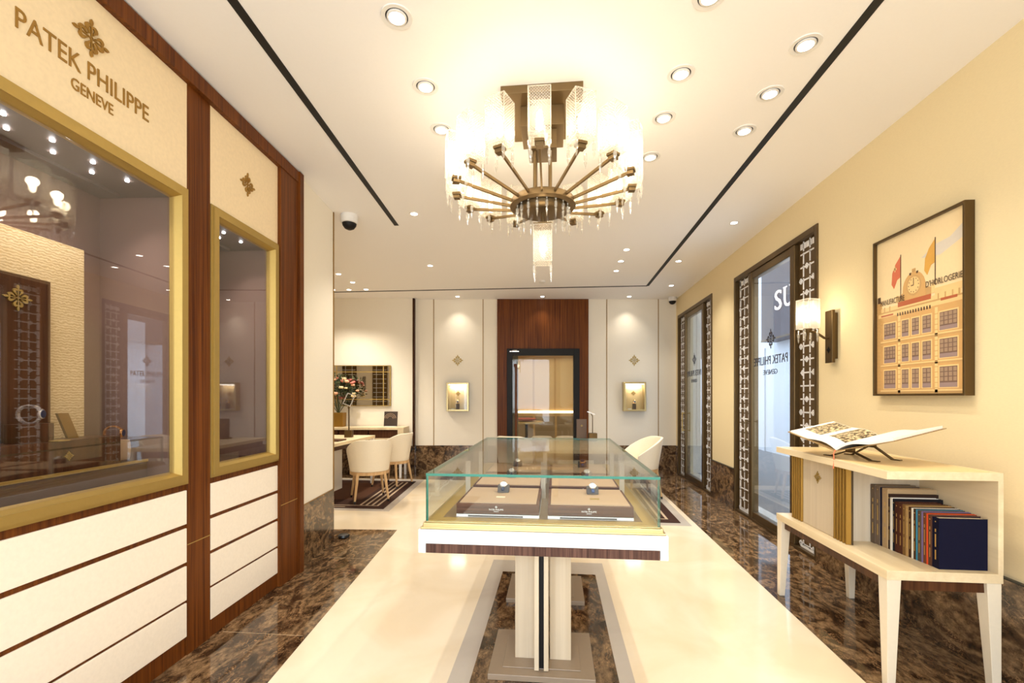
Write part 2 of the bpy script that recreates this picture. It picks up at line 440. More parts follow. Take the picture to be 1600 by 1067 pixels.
# joints between the floor slabs
m = MB()
for y in (2.42, 3.62): m.box(-1.9, -1.42 if y < 3 else -1.5, y, y + .003, .0016, .0021)
m.build('floor_joint', plain('joint', (190, 165, 130), .5))
bpy.data.objects['floor_joint'].name = 'trim_1'; bpy.data.objects['trim_1']['kind'] = 'structure'
struct('ceiling', MB().box(-5.2, 2.5, -2.3, 8.6, H, H + .15), M['ceiling'])
# black air slots in the ceiling
def slot(n, pts, w=.045):
    m = MB()
    for a, b in zip(pts, pts[1:]): m.sbar((a[0], a[1], H - .001), (b[0], b[1], H - .001), w, .004)
    return struct(n, m, M['slot'])
slot('trim_2', [(-1.12, -1.9), (-1.596, 4.42)])
slot('trim_3', [(1.385, -1.9), (1.425, 7.20), (-4.6, 7.12)])
# right wall with two street openings
m = MB()
D_NEAR, D_FAR, DW, DZ = 3.893, 6.388, 1.725, 2.765
for a, b in ((-2.0, D_NEAR), (D_NEAR + DW, D_FAR), (D_FAR + DW, 8.6)): m.box(2.13, 2.38, a, b, 0, H)
for a in (D_NEAR, D_FAR): m.box(2.13, 2.38, a, a + DW, DZ, H)
struct('wall_right', m, M['wall_gold'])
m = MB()
for a, b in ((-2.0, D_NEAR), (D_NEAR + DW, D_FAR), (D_FAR + DW, 8.23)): m.box(2.11, 2.1305, a, b, 0, .49)
struct('baseboard_right', m, M['marble_v'])
m = MB()
for a, b in ((-2.0, D_NEAR), (D_NEAR + DW, D_FAR)): m.box(2.106, 2.13, a, b, .49, .496)
struct('trim_4', m, M['black'])
# back wall (its own slight angle)
m = MB(); DX0, DX1, DT = -.09, 1.19, zb(545)
m.at(BM).box(-4.2, DX0, 0, .22, 0, H).box(DX1, 3.35, 0, .22, 0, H).box(DX0, DX1, 0, .22, DT, H)
m.box(-4.2, -1.73, -.07, 0, 0, H)
struct('wall_back', m, M['wall'])
m = MB(); m.at(BM).box(-1.73, -.262, -.02, 0.001, 0, .49).box(1.352, 2.96, -.02, 0.001, 0, .49).box(-4.2, -1.73, -.09, -.07, 0, .49).box(-1.73, -1.71, -.09, -.02, 0, .49)
struct('baseboard_back', m, M['marble_v'])
m = MB(); m.at(BM)
for u in (677.8, 754.8, 948, 1028.6): m.box(xb(u) - .006, xb(u) + .006, -.006, .001, .49, H)
struct('trim_5', m, M['brass_sat'])
m = MB(); m.at(BM).box(-1.745, -1.712, -.085, -.069, .49, H).box(-1.73, -1.712, -.085, .001, .49, H)
struct('trim_6', m, M['wood_dark'])
m = MB(); m.at(BM).box(-.262, DX0, -.03, .001, 0, H - .002).box(DX1, 1.352, -.03, .001, 0, H - .002).box(DX0, DX1, -.03, .001, DT, H - .002)
struct('wall_panel', m, M['wood']); bpy.data.objects['wall_panel'].name = 'trim_7'
m = MB(); m.at(BM)
for s_ in (xb(715), xb(991)): emblem(m, .20, .006, face_ny((s_, 0, zb(563))))
struct('trim_8', m, M['brass'])
# left wall run: behind the cabinet, pier, alcove
m = MB(); m.at(LM).box(-.62, -.56, -5.6, .05, 0, H).box(-.6, -.01, -5.6, -2.42, 0, H)
struct('wall_left', m, M['wall'])
PA = math.atan2(.082, .70)
PM = Matrix.Translation((-1.992, 3.345, 0)) @ Matrix.Rotation(PA, 4, 'Z')
m = MB(); m.at(PM).box(-3.2, 0, .0, .705, 0, H); struct('wall_pier', m, M['wall'])
m = MB(); m.at(PM).box(-.5, .006, .0, .712, 0, .487); struct('baseboard_left', m, M['marble_v'])
m = MB(); m.at(PM).box(-.006, .007, .703, .716, .487, H).box(-.006, .009, 0, .712, .487, .491)
struct('trim_9', m, M['brass_sat'])
struct('wall_alcove', MB().box(-5.2, -4.75, 3.4, 8.2, 0, H), M['wall'])
# shop front behind the camera: piers, transom, clear glass
m = MB(); m.box(-2.2, -1.75, -2.3, -2.05, 0, H).box(1.75, 2.2, -2.3, -2.05, 0, H).box(-1.75, 1.75, -2.3, -2.05, 2.85, H).box(-.04, .04, -2.2, -2.1, 0, 2.85)
struct('wall_front', m, M['wall'])

# ---- street doors with metal lattice sidelights ------------------------------------
def street_door(n, y0, number):
    """x=0 is the wall face; the leaf and both lattices fill DW"""
    r = empty_struct('door_%d' % number, (2.13, y0, 0))
    # lattice panels (near and far)
    for a, b, nm in ((.04, .365, 0), (1.33, 1.69, 1)):
        m = MB(); m.box(.035, .05, a, b, 0, DZ - .05)
        m.build('lattice_backing', M['bronze_panel'], r)
        m = MB(); w = b - a
        vx = [a + .05, a + w * .45, a + w * .76] if nm == 0 else [b - .05, a + w * .55, a + w * .24]
        for i, x in enumerate(vx):
            wd = .034 if i == 0 else .013
            z = .05
            while z < DZ - .12:
                m.box(.031, .036, x - wd / 2, x + wd / 2, z, z + (.100 if i == 0 else .098)); z += .112
        k = 0; z = .06
        while z < DZ - .08:
            m.box(.031, .036, a + .03, b - .03, z - .0065, z + .0065)
            spots_ = [[a + w*.45 - .05, a + w*.76 + .04], [a + w*.6], [], [a + w*.28, a + w*.8], [a + w*.6]][k % 5]
            for sx in spots_:
                for dy, dz in ((0, .020), (0, -.020), (.020, 0), (-.020, 0), (.012, .012), (-.012, -.012), (.012, -.012), (-.012, .012)):
                    m.lathe([(.0065, .029), (.0065, .036)], 6, (0, sx + dy, z + dz), axis='x')
            z += .1155; k += 1
        m.box(.031, .036, a + .03, b - .03, .03, .06)
        for i in range(3): m.box(.031, .036, a + .03 + i * (w - .05) / 3, a + .02 + (i + 1) * (w - .05) / 3, DZ - .12, DZ - .07)
        m.build('lattice', M['silver_daylight'], r)  # white strips imitate daylight shining through the lattice cutouts
    m = MB(); f = .0
    m.box(-.012, .12, 0, .045, 0, DZ).box(-.012, .12, DW - .035, DW, 0, DZ).box(-.012, .12, 0.045, DW - .035, DZ - .055, DZ)
    m.box(-.005, .10, .045, DW - .035, 0, .03)
    m.build('frame', M['bronze'], r, bevel=.004)
    m = MB()
    m.box(-.006, .07, .365, .445, .03, DZ - .055).box(-.006, .07, 1.25, 1.33, .03, DZ - .055)
    m.box(.0, .07, .445, 1.25, DZ - .13, DZ - .055).box(.0, .07, .445, 1.25, .03, .10)
    m.build('door_leaf', M['bronze'], r, bevel=.006)
    m = MB(); m.box(.010, .016, .445, 1.25, .10, DZ - .13); m.build('glass', M['glass_door'], r)
    m = MB()
    fr = FR((.0075, .862, 1.72), (0, 1, 0), (0, 0, 1), (1, 0, 0))
    write(m, 'PATEK PHILIPPE', .71, .085, .003, fr)
    write(m, 'GENEVE', .30, .05, .003, FR((.0075, .85, 1.60), (0, 1, 0), (0, 0, 1), (1, 0, 0)))
    emblem(m, .20, .003, FR((.0075, .84, 1.93), (0, 1, 0), (0, 0, 1), (1, 0, 0)))
    m.build('lettering', plain('door_letters', (40, 34, 40), .4), r)
    # pull handle and bolts
    m = MB(); m.tube([(-.05, 1.29, .78), (-.05, 1.29, 1.10)], .008)
    for z in (.80, 1.08): m.bar((-.05, 1.29, z), (0, 1.29, z), .007)
    m.build('door_handle', M['brass'] if n else M['bronze'], r)
    return r
street_door(0, D_NEAR, 2)
street_door(1, D_FAR, 3)

# ---- the street outside --------------------------------------------------------------
struct('ground', MB().box(2.5, 14, -9, 30, -.15, -.02).box(-12, 2.5, -9, -2.3, -.15, -.02), M['street'])
f = thing('shop_facade', 'added unseen facade behind the viewpoint, blocking sky from the shop front', 'building', (0, -9, -.02))
MB().box(-12, 12, -.4, 0, 0, 3.4).build('wall', M['grey_stone'], f)  # unseen, added to keep bright sky out of the back-door reflection
f = thing('shop_facade', 'pale facade across the street seen through the glass doors', 'building', (5.3, 12, -.02))
m = MB(); m.box(0, .4, -16, 16, 0, 7); m.build('wall', M['facade'], f)
for y in range(-15, 16, 3): MB().box(-.03, .01, y, y + .12, 0, 2.6).build('pilaster', M['facade'], f)
for (a, b), lb in (((4.2, 11.43), 'dark shop fascia with lit letters across the street, in the near doorway'), ((12.9, 16.3), 'dark plain shop fascia across the street, in the far doorway')):
    s = thing('shop_fascia', lb, 'sign', (4.95, a, 2.66))
    m = MB(); m.box(0, .33, 0, b - a, 0, 2.6); m.build('fascia_board', M['sign_dark'], s)
    m = MB(); m.box(-.02, .0, .02, b - a - .02, 0.0, .04); m.build('lower_edge', M['bronze'], s)
    if a < 5:
        m = MB()
        for ch, y, w in (('S', 10.58, .30), ('U', 10.14, .36), ('A', 9.64, .40), ('R', 9.16, .36)):
            write(m, ch, w, .44, .02, FR((-.012, y - a, .85), (0, -1, 0), (0, 0, 1), (-1, 0, 0)))
            if ch in 'UAR':
                for zz in ((.64,) if ch != 'U' else (1.06,)):
                    for dy in (-.13, .13): m.box(-.022, -.004, y - a + dy - .075, y - a + dy + .075, zz - .012, zz + .012)
        m.build('letters', M['sign_lit'], s)

# ---- glazed inner door in the back wall and the room behind ---------------------------
r = empty_struct('door_1', BP, BA)
m = MB(); fz = DT
m.box(DX0, DX0 + .10, -.05, .06, 0, fz).box(DX1 - .10, DX1, -.05, .06, 0, fz).box(DX0 + .10, DX1 - .10, -.05, .06, fz - .12, fz).box(DX0 + .1, DX1 - .1, 0, .05, 0, .08)
m.build('frame', M['black_metal'], r, bevel=.004)
m = MB(); m.box(DX0 + .10, DX1 - .10, .02, .03, .08, fz - .12); m.build('glass', M['glass_back'], r)
m = MB(); m.box(.05, .09, -.11, -.07, .35, 1.93).box(.03, .09, -.07, .02, 1.88, 1.93).box(.03, .09, -.07, .02, .4, .45)
m.build('door_handle', M['wood'], r, bevel=.004)
m = MB(); m.box(-.04, .12, -.075, -.05, fz - .06, fz - .045).tube([(-.03, -.06, fz - .06), (.02, -.1, fz - .035), (.09, -.1, fz - .035)], .006)
m.build('door_closer', M['steel'], r)
# back room shell
m = MB(); m.at(BM).box(-2.2, -2.1, .22, 3.5, 0, 2.7).box(-2.1, 2.6, 3.4, 3.5, 0, 2.7).box(-2.1, 2.6, .22, 3.5, 2.7, 2.8).box(2.6, 2.7, .22, .9, 0, 2.7).box(2.6, 2.7, 2.6, 3.5, 0, 2.7).box(2.6, 2.7, .9, 2.6, 0, .7).box(2.6, 2.7, .9, 2.6, 2.4, 2.7)
struct('wall_rear_room', m, M['wall'])
w = thing('wall_cabinet', 'gold-panelled cabinet with a glowing ledge in the room behind the glass door', 'cabinet', (BM @ Vector((.55, 2.95, 0)))[:], BA)
m = MB(); m.box(-.55, 1.6, 0, .42, 0, .95).box(-.55, 1.6, .25, .42, .95, 2.35).box(-.58, 1.63, .0, .42, 2.35, 2.42); m.build('body', plain('gold_panel', (206, 168, 104), .5), w)
m = MB()
for i in range(4): m.box(-.52 + i*.53, -.04 + i*.53, .238, .25, 1.02, 2.3)
m.build('door', plain('gold_panel_light', (224, 190, 128), .4), w)
m = MB()
for i in range(4): m.box(-.52 + i*.53, -.04 + i*.53, -.012, 0, .06, .88)
m.build('drawer', plain('grey_gold_panel', (150, 128, 92), .5), w)
m = MB(); m.box(-.5, 1.55, .22, .235, .955, 1.0); m.build('light_strip', emit('warm_strip', (1, .8, .5), 7), w)
w = thing('round_table', 'round glass display table with pastries of colour behind the glass door', 'table', (BM @ Vector((.32, 2.0, 0)))[:], BA)
w['label'] = 'small round display table in the room behind the glass door'
m = MB(); m.lathe([(.36, .76), (.38, .77), (.38, .80), (.36, .81)], 32); m.build('tabletop', M['brass_pale'], w, smooth=True)
m = MB(); m.lathe([(.16, 0), (.16, .02), (.03, .04), (.03, .76)], 20); m.build('pedestal', M['black_metal'], w, smooth=True)
m = MB(); m.lathe([(.05, .81), (.2, .83), (.22, .87), (.2, .88), (.18, .84), (.02, .83)], 24); m.build('x', M['pink'], None, smooth=True).name = 'bowl'
bo = bpy.data.objects['bowl']; bo.location = BM @ Vector((.32, 2.0, 0)); tag(bo, 'coral shallow bowl on the round table behind the glass door', 'bowl')
def stool(x, y, lb):
    s = thing('stool', lb, 'stool', (BM @ Vector((x, y, 0)))[:], BA, 'white stools in the room behind the glass door')
    m = MB(); m.lathe([(.20, .40), (.22, .42), (.22, .50), (.19, .53), (.01, .535)], 24); m.build('seat', M['leather'], s, smooth=True)
    for a in range(4):
        ca, sa = math.cos(a*PI/2 + .78), math.sin(a*PI/2 + .78)
        MB().bar((ca*.14, sa*.14, .40), (ca*.19, sa*.19, 0), .014, .009).build('leg', M['brass'], s)
stool(.62, 1.35, 'white round stool behind the glass door, left one'); stool(1.12, 1.35, 'white round stool behind the glass door, right one')
light('AREA', 'rear_room_light', None, (BM @ Vector((.4, 1.8, 2.66)))[:], 20, WARM, (2, 1.4))

# ================================================================== LEFT SHOWCASE CABINET
cab = thing('showcase_cabinet', 'built-in walnut showcase with brass-framed windows and gold lettering, left wall', 'cabinet', LP, LA)
BAYS = [(-2.20, -1.17), (-.999, -.317)]
m = MB()      # walnut body: posts, stiles, rails
m.box(-.05, .028, -.317, -.078, 0, 2.985).box(-.05, .045, -.078, -.02, 0, 3.07)                # right post, outer edge
m.box(-.05, .034, -2.6, -.078, 2.985, 3.07)                                                    # head rail
m.box(-.05, .006, -1.17, -.999, 0, 2.985).box(-.05, .006, -2.37, -2.20, 0, 2.985)
m.box(-.05, .034, -2.6, -2.37, 0, 2.985)
for a, b in BAYS:
    m.box(-.05, .0, a, b, 0, .10).box(-.05, -.004, a, b, .10, .895)
    m.box(-.05, -.012, a, b, 2.43, 2.985)
m.build('cabinet_body', M['wood'], cab, bevel=.002)
m = MB()
for s0, s1 in ((-1.169, -1.0), (-.316, -.09)): MB().box(.005 if s0 < -1 else .027, .0075 if s0 < -1 else .0295, s0, s1, .575, .580).build('inlay_line', M['brass'], cab)
for a, b in BAYS:
    MB().box(-.012, .004, a + .001, b - .001, 2.434, 2.984).build('header_panel', M['header'], cab)
    for z0, z1 in ((.687, .863), (.488, .665), (.290, .468), (.100, .276)):
        MB().box(-.004, .006, a + .003, b - .003, z0, z1).build('drawer_front', M['panel'], cab, bevel=.002)
    # brass window frame, stepped
    m = MB()
    for (o0, o1, x0, x1) in ((0, .012, -.05, .012), (.014, .052, -.05, .022)):
        A, B_, Z0, Z1 = a + o0, b - o0, .897 + o0, 2.432 - o0; w_ = o1 - o0
        for q in ((A, A + w_, Z0, Z1), (B_ - w_, B_, Z0, Z1), (A + w_, B_ - w_, Z0, Z0 + w_), (A + w_, B_ - w_, Z1 - w_, Z1)): m.box(x0, x1, *q)
    i = .05; A, B_, Z0, Z1 = a + i, b - i, .897 + i, 2.432 - i
    for (p0, p1, d) in (((A, Z0), (A, Z1), 1), ((B_, Z0), (B_, Z1), -1)):     # slanted inner lip
        m.prism([(-.03, p0[0] - .01*d), (.02, p0[0] - .002*d), (.02, p0[0] + .002*d), (-.03, p0[0] + .022*d)], 'z', Z0, Z1)
    m.prism([(-.03, Z0 - .01), (.02, Z0), (-.03, Z0 + .022)], 'y', A, B_)
    m.prism([(-.03, Z1 + .01), (.02, Z1), (-.03, Z1 - .022)], 'y', A, B_)
    m.build('window_frame', M['brass'], cab)
    MB().box(-.018, -.012, a + .05, b - .05, .945, 2.385).build('glass', M['glass_show'], cab)
    # interior
    m = MB(); a1, b1 = a + .01, b - .01
    m.box(-.46, -.45, a1, b1, .9, 2.42).box(-.45, -.05, a1, a1 + .008, .9, 2.42).box(-.45, -.05, b1 - .008, b1, .9, 2.42)
    m.build('interior_lining', M['fabric_brown'], cab)
    MB().box(-.45, -.05, a1 + .008, b1 - .008, .90, .935).build('interior_floor', M['deck'], cab)
    m = MB(); m.box(-.45, -.05, a1 + .008, b1 - .008, 2.385, 2.42).box(-.33, -.30, a1 + .05, b1 - .05, 2.37, 2.385)
    m.build('interior_ceiling', plain('showcase_soffit', (96, 80, 72), .5), cab)
    n = int((b - a) / .17)
    k = 0; s = b - .205
    while s > a + .08:
        x = -.13 if k % 2 == 0 else -.22
        l_ = MB().lathe([(.008, -.006), (.008, 0)], 12).build('spotlight', M['led'], cab); l_.location = (x, s, 2.385)
        light('SPOT', 'spot_lamp', cab, (x, s, 2.37), 3.6 * KF, (1, .93, .88), .01, 1.9, .8)
        s -= .085; k += 1
m = MB()
write(m, 'PATEK PHILIPPE', .55, .072, .006, face_x((.0045, -1.685, 2.672)))
write(m, 'GENEVE', .178, .046, .006, face_x((.0045, -1.68, 2.578)))
m.build('lettering', M['letter'], cab)
m = MB(); emblem(m, .155, .006, face_x((.0045, -1.689, 2.81))); m.build('emblem', M['letter'], cab)
m = MB(); emblem(m, .15, .006, face_x((.0045, -.664, 2.695))); m.build('emblem', M['letter'], cab)

# props standing in the big bay
def put(o, x, s, z):
    p = LM @ Vector((x, s, z)); o.location = p; o.rotation_euler = (0, 0, LA); return o
deco = thing('display_backdrop', 'cream figured backdrop panel inside the big showcase window', 'panel'); put(deco, -.33, -1.754, .935)
MB().box(-.02, .02, -.35, .346, 0, 1.105).build('panel', M['figured'], deco)
deco = thing('display_backdrop', 'walnut backdrop panel with gold emblem inside the big showcase window', 'panel'); put(deco, -.27, -1.734, .935)
MB().box(-.015, .015, -.126, .126, 0, .905).build('panel', M['wood_dark'], deco)
m = MB(); emblem(m, .105, .006, face_x((.015, 0, .81))); m.build('emblem', M['brass'], deco)
ris = thing('display_riser', 'long dark walnut riser with brass edge in the big showcase window', 'display stand'); put(ris, -.16, -1.72, .935)
m = MB(); m.box(-.09, .08, -.42, .40, .0, .10); m.build('riser_base', M['deck'], ris, bevel=.002)
MB().box(.076, .086, -.42, .40, .10, .112).build('brass_edge', M['brass'], ris)
m = MB(); m.box(-.09, .04, -.42, .30, .112 - .012, .235); m.build('riser_block', M['wood_dark'], ris, bevel=.002)
m = MB(); emblem(m, .04, .004, face_x((.04, .06, .17))); m.build('emblem', M['brass'], ris)
blk = MB().box(-.035, .035, -.06, .06, 0, .075).build('display_block', M['wood_dark'], None, bevel=.002)
put(blk, -.165, -1.767, 1.17); tag(blk, 'small walnut block under the steel watch in the showcase', 'display block')
pad = MB().box(-.035, .035, -.05, .07, 0, .012).build('display_pad', M['tan'], None, bevel=.005)
put(pad, -.185, -1.386, 1.17); tag(pad, 'tan suede rest under the rose gold watch in the showcase', 'display pad')
# carry the rose gold watch on the riser
pad.location = (LM @ Vector((-.185, -1.40, 1.047))); pad.scale = (1, 1, 8)
def watch(name, label, metal, strap, cat='watch', R=.032):
    """ring-shaped watch standing on edge, dial towards local -y"""
    w = thing(name, label, cat)
    m = MB(); N = 26
    for i in range(N):
        a = 2*PI*i/N
        if abs(math.atan2(math.sin(a), math.cos(a))) < .35: continue
        cx, cz = R*math.cos(a), R*.98*math.sin(a) + R
        m.T = Matrix.Translation((0, -cx, cz)) @ Matrix.Rotation(-a, 4, 'X')
        m.box(-.0085, .0085, -.003, .003, -.0036, .0036)
    m.build('strap', strap, w)
    m = MB(); m.T = Matrix.Translation((0, -R - .001, R)) @ Matrix.Rotation(PI/2, 4, 'X')
    m.lathe([(.016, -.004), (.019, -.002), (.019, .004), (.0165, .006)], 24).box(-.004, .004, .017, .021, -.002, .003)
    m.build('watch_case', metal, w, smooth=True)
    m = MB(); m.T = Matrix.Translation((0, -R - .007, R)) @ Matrix.Rotation(PI/2, 4, 'X')
    m.lathe([(.0155, -.001), (.0155, .0006)], 24); m.build('dial', M['dial'], w)
    return w
w1 = watch('wristwatch', 'steel bracelet watch standing on a walnut block in the showcase', M['steel'], M['steel'], R=.036)
put(w1, -.165, -1.767, 1.246); w1.rotation_euler = (0, 0, LA + 1.9)
w2 = watch('wristwatch', 'rose gold bracelet watch on a tan rest in the showcase', M['rose_gold'], M['rose_gold'], R=.034)
put(w2, -.185, -1.39, 1.1435); w2.rotation_euler = (0, 0, LA + 1.9)
w = MB().prism([(-.03, 0), (.02, 0), (.02, .004), (-.028, .004)], 'x', -.03, .03).build('price_plate', M['brass'], None)
put(w, -.12, -1.70, 1.171); tag(w, 'small brass price plate in front of the steel watch', 'plate')
w = MB().prism([(.01, 0), (.055, 0), (.01, .11), (-.035, .11)], 'x', -.006, .006).build('display_wedge', M['brass_sat'], None)
put(w, -.20, -1.60, 1.171); tag(w, 'leaning thin gold plate beside the steel watch in the showcase', 'display wedge')
w = MB().box(-.03, .03, -.045, .045, 0, .014).build('acrylic_block', M['crystal'], None, bevel=.004)
put(w, -.095, -1.62, 1.0475); tag(w, 'clear acrylic block on the showcase riser ledge', 'display block')
w.location = LM @ Vector((-.09, -1.50, 1.0475))
w.location = LM @ Vector((-.10, -1.36, .936)); w['label'] = 'clear acrylic block low at the right end of the showcase riser'

# ================================================================== CENTRE GLASS CASE
case = thing('glass_counter', 'long free-standing glass display counter on pale pedestals in the room centre', 'display case', (-.068, 2.0, 0))
CL = 1.88        # length
hw = .553
m = MB()         # white apron with a walnut band let in
m.box(-hw, hw, 0, CL, .685, .748)
m.box(-hw, -hw + .034, 0, CL, .642, .685).box(hw - .034, hw, 0, CL, .642, .685)
m.box(-hw + .034, hw - .034, .02, CL - .02, .642, .685)
m.build('apron', M['case_white'], case, bevel=.002)
for ya, yb in ((.004, .02), (CL - .02, CL - .004)): MB().box(-hw + .036, hw - .036, ya, yb, .642, .683).build('walnut_band', M['wood_strip'], case)
m = MB(); m.box(-.535, .535, .012, CL - .012, .748, .775).box(-.545, .545, .006, CL - .006, .748, .757)
m.box(-.525, .525, .02, CL - .02, .775, .7801); m.build('brass_ledge', M['brass_pale'], case, bevel=.003)
m = MB(); m.box(-.515, .515, .03, CL - .03, .7801, .783).box(-.46, .46, .09, CL - .09, .783, .7835, 1); m.build('case_floor', [M['brass'], M['case_bed']], case)
g0, g1, gx, gz = .02, CL - .02, .523, 1.0
def pane(mb, x0, x1, y0, y1, z0, z1, ax):
    """pane whose two broad faces (normal along ax) are clear and whose rim is green"""
    n0 = len(mb.bm.faces); mb.bm.faces.ensure_lookup_table()
    mb.box(x0, x1, y0, y1, z0, z1); mb.bm.faces.ensure_lookup_table()
    for f in mb.bm.faces[n0:]:
        f.normal_update(); f.material_index = 0 if abs(f.normal[ax]) > .9 else 1
for q in (('top', -gx, gx, g0, g1, gz - .012, gz, 2), ('f', -gx, gx, g0, g0 + .009, .78, gz - .012, 1), ('b', -gx, gx, g1 - .009, g1, .78, gz - .012, 1),
          ('l', -gx, -gx + .009, g0 + .009, g1 - .009, .78, gz - .012, 0), ('r', gx - .009, gx, g0 + .009, g1 - .009, .78, gz - .012, 0)):
    m = MB(); pane(m, *q[1:]); m.build('glass_top' if q[0] == 'top' else 'glass_side', [M['glass'], M['glass_edge']], case)
for x, y in ((-.425, .515), (.43, .515), (-.425, .96), (.43, .96), (-.0, .515), (-.0, .96)): MB().box(x - .013, x + .013, y, y + .012, .784, .9875).build('glass_post', M['frost'], case)
# two pedestals
def pedestal(y, par):
    m = MB(); m.box(-.255, .255, y - .21, y + .21, .0022, .03).box(-.19, .19, y - .15, y + .15, .03, .034)
    m.build('base_plate', M['plate'], par, bevel=.003)
    m = MB(); m.box(-.135, -.03, y - .07, y + .07, .034, .642).box(.04, .145, y - .07, y + .07, .034, .642); m.build('column', M['cream_wood_z'], par, bevel=.002)
    m = MB(); m.box(-.034, -.012, y - .17, y + .17, .034, .642).box(.012, .034, y - .17, y + .17, .034, .642); m.build('fin', M['cream_wood_z'], par, bevel=.001)
    m = MB(); m.box(-.012, .012, y - .15, y + .15, .034, .642); m.build('gap_shade', M['black_metal'], par)  # black filler stands for the shade in the gap between the fins
pedestal(.34, case); pedestal(1.15, case)

# trays with watches inside the counter
def tray(x, y, label):
    t_ = thing('display_tray', label, 'display tray', (x, y, .7836), 0, 'walnut display trays in the glass counter')
    m = MB(); m.box(-.196, .196, 0, .38, .014, .062); m.build('tray_body', M['wood_x'], t_, bevel=.002)
    m = MB(); m.box(-.196, .196, .0, .37, 0.0, .012); m.box(-.14, .12, -.002, .0, .002, .008, 1); m.build('tray_foot', [M['silver_daylight'], M['black']], t_)
    m = MB(); m.box(-.182, .182, .012, .368, .062, .066); m.build('tray_pad', M['tan'], t_)
    m = MB(); emblem(m, .013, .001, face_ny((-.006, 0, .048)))
    write(m, 'PATEK PHILIPPE', .068, .0075, .001, face_ny((-.006, 0, .036))); write(m, 'GENEVE', .024, .0045, .001, face_ny((-.006, 0, .027)))
    m.build('lettering', M['white'], t_)
    return t_
def cushion_watch(x, y, z, lab_w, lab_c, strap, k=0):
    c = MB(); c.prism([(-.028, 0), (.028, 0), (.022, .03), (.006, .040), (-.016, .030)], 'x', -.030, .030)
    c = c.build('watch_cushion', M['grey_pad'], None, bevel=.004); c.location = (x, y, z); tag(c, lab_c, 'cushion', 'watch cushions in the glass counter')
    w = thing('wristwatch', lab_w, 'watch', (x, y - .012, z + .036), 0, 'watches in the glass counter'); w.rotation_euler = (math.radians(-50), 0, 0)
    w.rotation_euler = (math.radians(32), 0, 0)
    m = MB(); m.lathe([(.016, .002), (.0195, .004), (.0195, .010), (.0165, .012)], 24).box(.018, .022, -.003, .003, .004, .009); m.build('watch_case', M['steel'] if k != 1 else M['rose_gold'], w, smooth=True)
    m = MB(); m.lathe([(.0158, .0115), (.0158, .0126)], 24); m.build('dial', M['white'] if k != 1 else M['dial'], w)
    m = MB(); m.box(-.0075, .0075, -.040, -.017, -.002, .004).box(-.0075, .0075, .016, .03, -.006, .004); m.build('strap', strap, w, bevel=.002)
blue = plain('blue_strap', (60, 86, 140), .5); navy = plain('navy_strap', (40, 48, 78), .5)
tr = [(-.294, 2.115, 'left'), (.155, 2.115, 'right')]
TX = (-.272, .160)
rows = [('nearest', 2.105), ('middle', 2.55), ('farthest', 2.995)]
for rn, y in rows:
    for x, sd in zip(TX, ('left', 'right')):
        tray(x, y, 'walnut display tray with tan pad, %s row on the %s in the glass counter' % (rn, sd))
        k = 0
        cushion_watch(x + (.0 if sd == 'left' else .03), y + .26, .8497,
                      '%s watch on a grey cushion, %s tray row on the %s' % ('round steel' if (rn, sd) != ('farthest', 'right') else 'rose gold', rn, sd),
                      'grey cushion under a watch, %s tray row on the %s' % (rn, sd), navy if sd == 'left' else blue, 1 if (rn, sd) == ('farthest', 'right') else 0)
for x, nm in zip(TX, ('left', 'right')):
    p = MB().box(-.022, .022, 0, .018, 0, .003).build('price_card', M['ivory'] if nm == 'left' else M['brass'], None)
    p.location = (x + (.0 if nm == 'left' else .03), 2.225, .8497); tag(p, ('white' if nm == 'left' else 'gold') + ' blank price card on the nearest %s tray' % nm, 'card')

# ================================================================== CHANDELIER
CH = (-.077, 2.735)
ch = thing('chandelier', 'bronze ring chandelier with square cut-glass lamps and hanging crystals', 'chandelier', (CH[0], CH[1], H))
m = MB(); m.box(-.228, .228, -.24, .24, -.045, 0); m.build('ceiling_plate', M['chand'], ch, bevel=.002)
m = MB(); m.box(-.125, .125, -.125, .125, -.16, -.045).box(-.085, .085, -.085, .085, -.27, -.16); m.build('canopy', M['chand'], ch, bevel=.002)
m = MB()
for x in (-.045, .045):
    for y in (-.045, .045): m.bar((x, y, -.27), (x, y, -.56), .011)
m.build('stem', M['chand'], ch, smooth=True)
m = MB(); m.lathe([(.19, -.545), (.198, -.555), (.198, -.585), (.18, -.592), (.165, -.592), (.165, -.575), (.15, -.575), (.15, -.61), (.14, -.615), (.02, -.615)], 48); m.build('hub', M['chand'], ch, smooth=True)
RH = .527
def crystal_mesh(m, x, y, z, L=.085):
    old = m.T; m.T = m.T @ Matrix.Translation((x, y, z))
    m.lathe([(.001, .0), (.007, -.008), (.001, -.016)], 6)
    m.lathe([(.001, -.016), (.0095, -.026), (.0095, -.052), (.004, -.062), (.008, -.07), (.001, -L - .015)], 6); m.T = old
def shade_geo():
    m = MB(); w_ = .054
    m.box(-w_, w_, -w_, w_, 0, .222)
    m.bm.faces.ensure_lookup_table(); top = [f for f in m.bm.faces if all(v.co.z > .2 for v in f.verts)]
    bmesh.ops.delete(m.bm, geom=top, context='FACES')
    e = .0022
    for sx in (-1, 1):
        for sy in (-1, 1): m.box(sx*w_ - e, sx*w_ + e, sy*w_ - e, sy*w_ + e, 0, .224, 1)
    for z_ in (.222, .002):
        for q in ((-w_, w_, -w_ - e, -w_ + e), (-w_, w_, w_ - e, w_ + e), (-w_ - e, -w_ + e, -w_, w_), (w_ - e, w_ + e, -w_, w_)): m.box(*q, z_ - .002, z_ + .002, 1)
    return m
sh0 = None
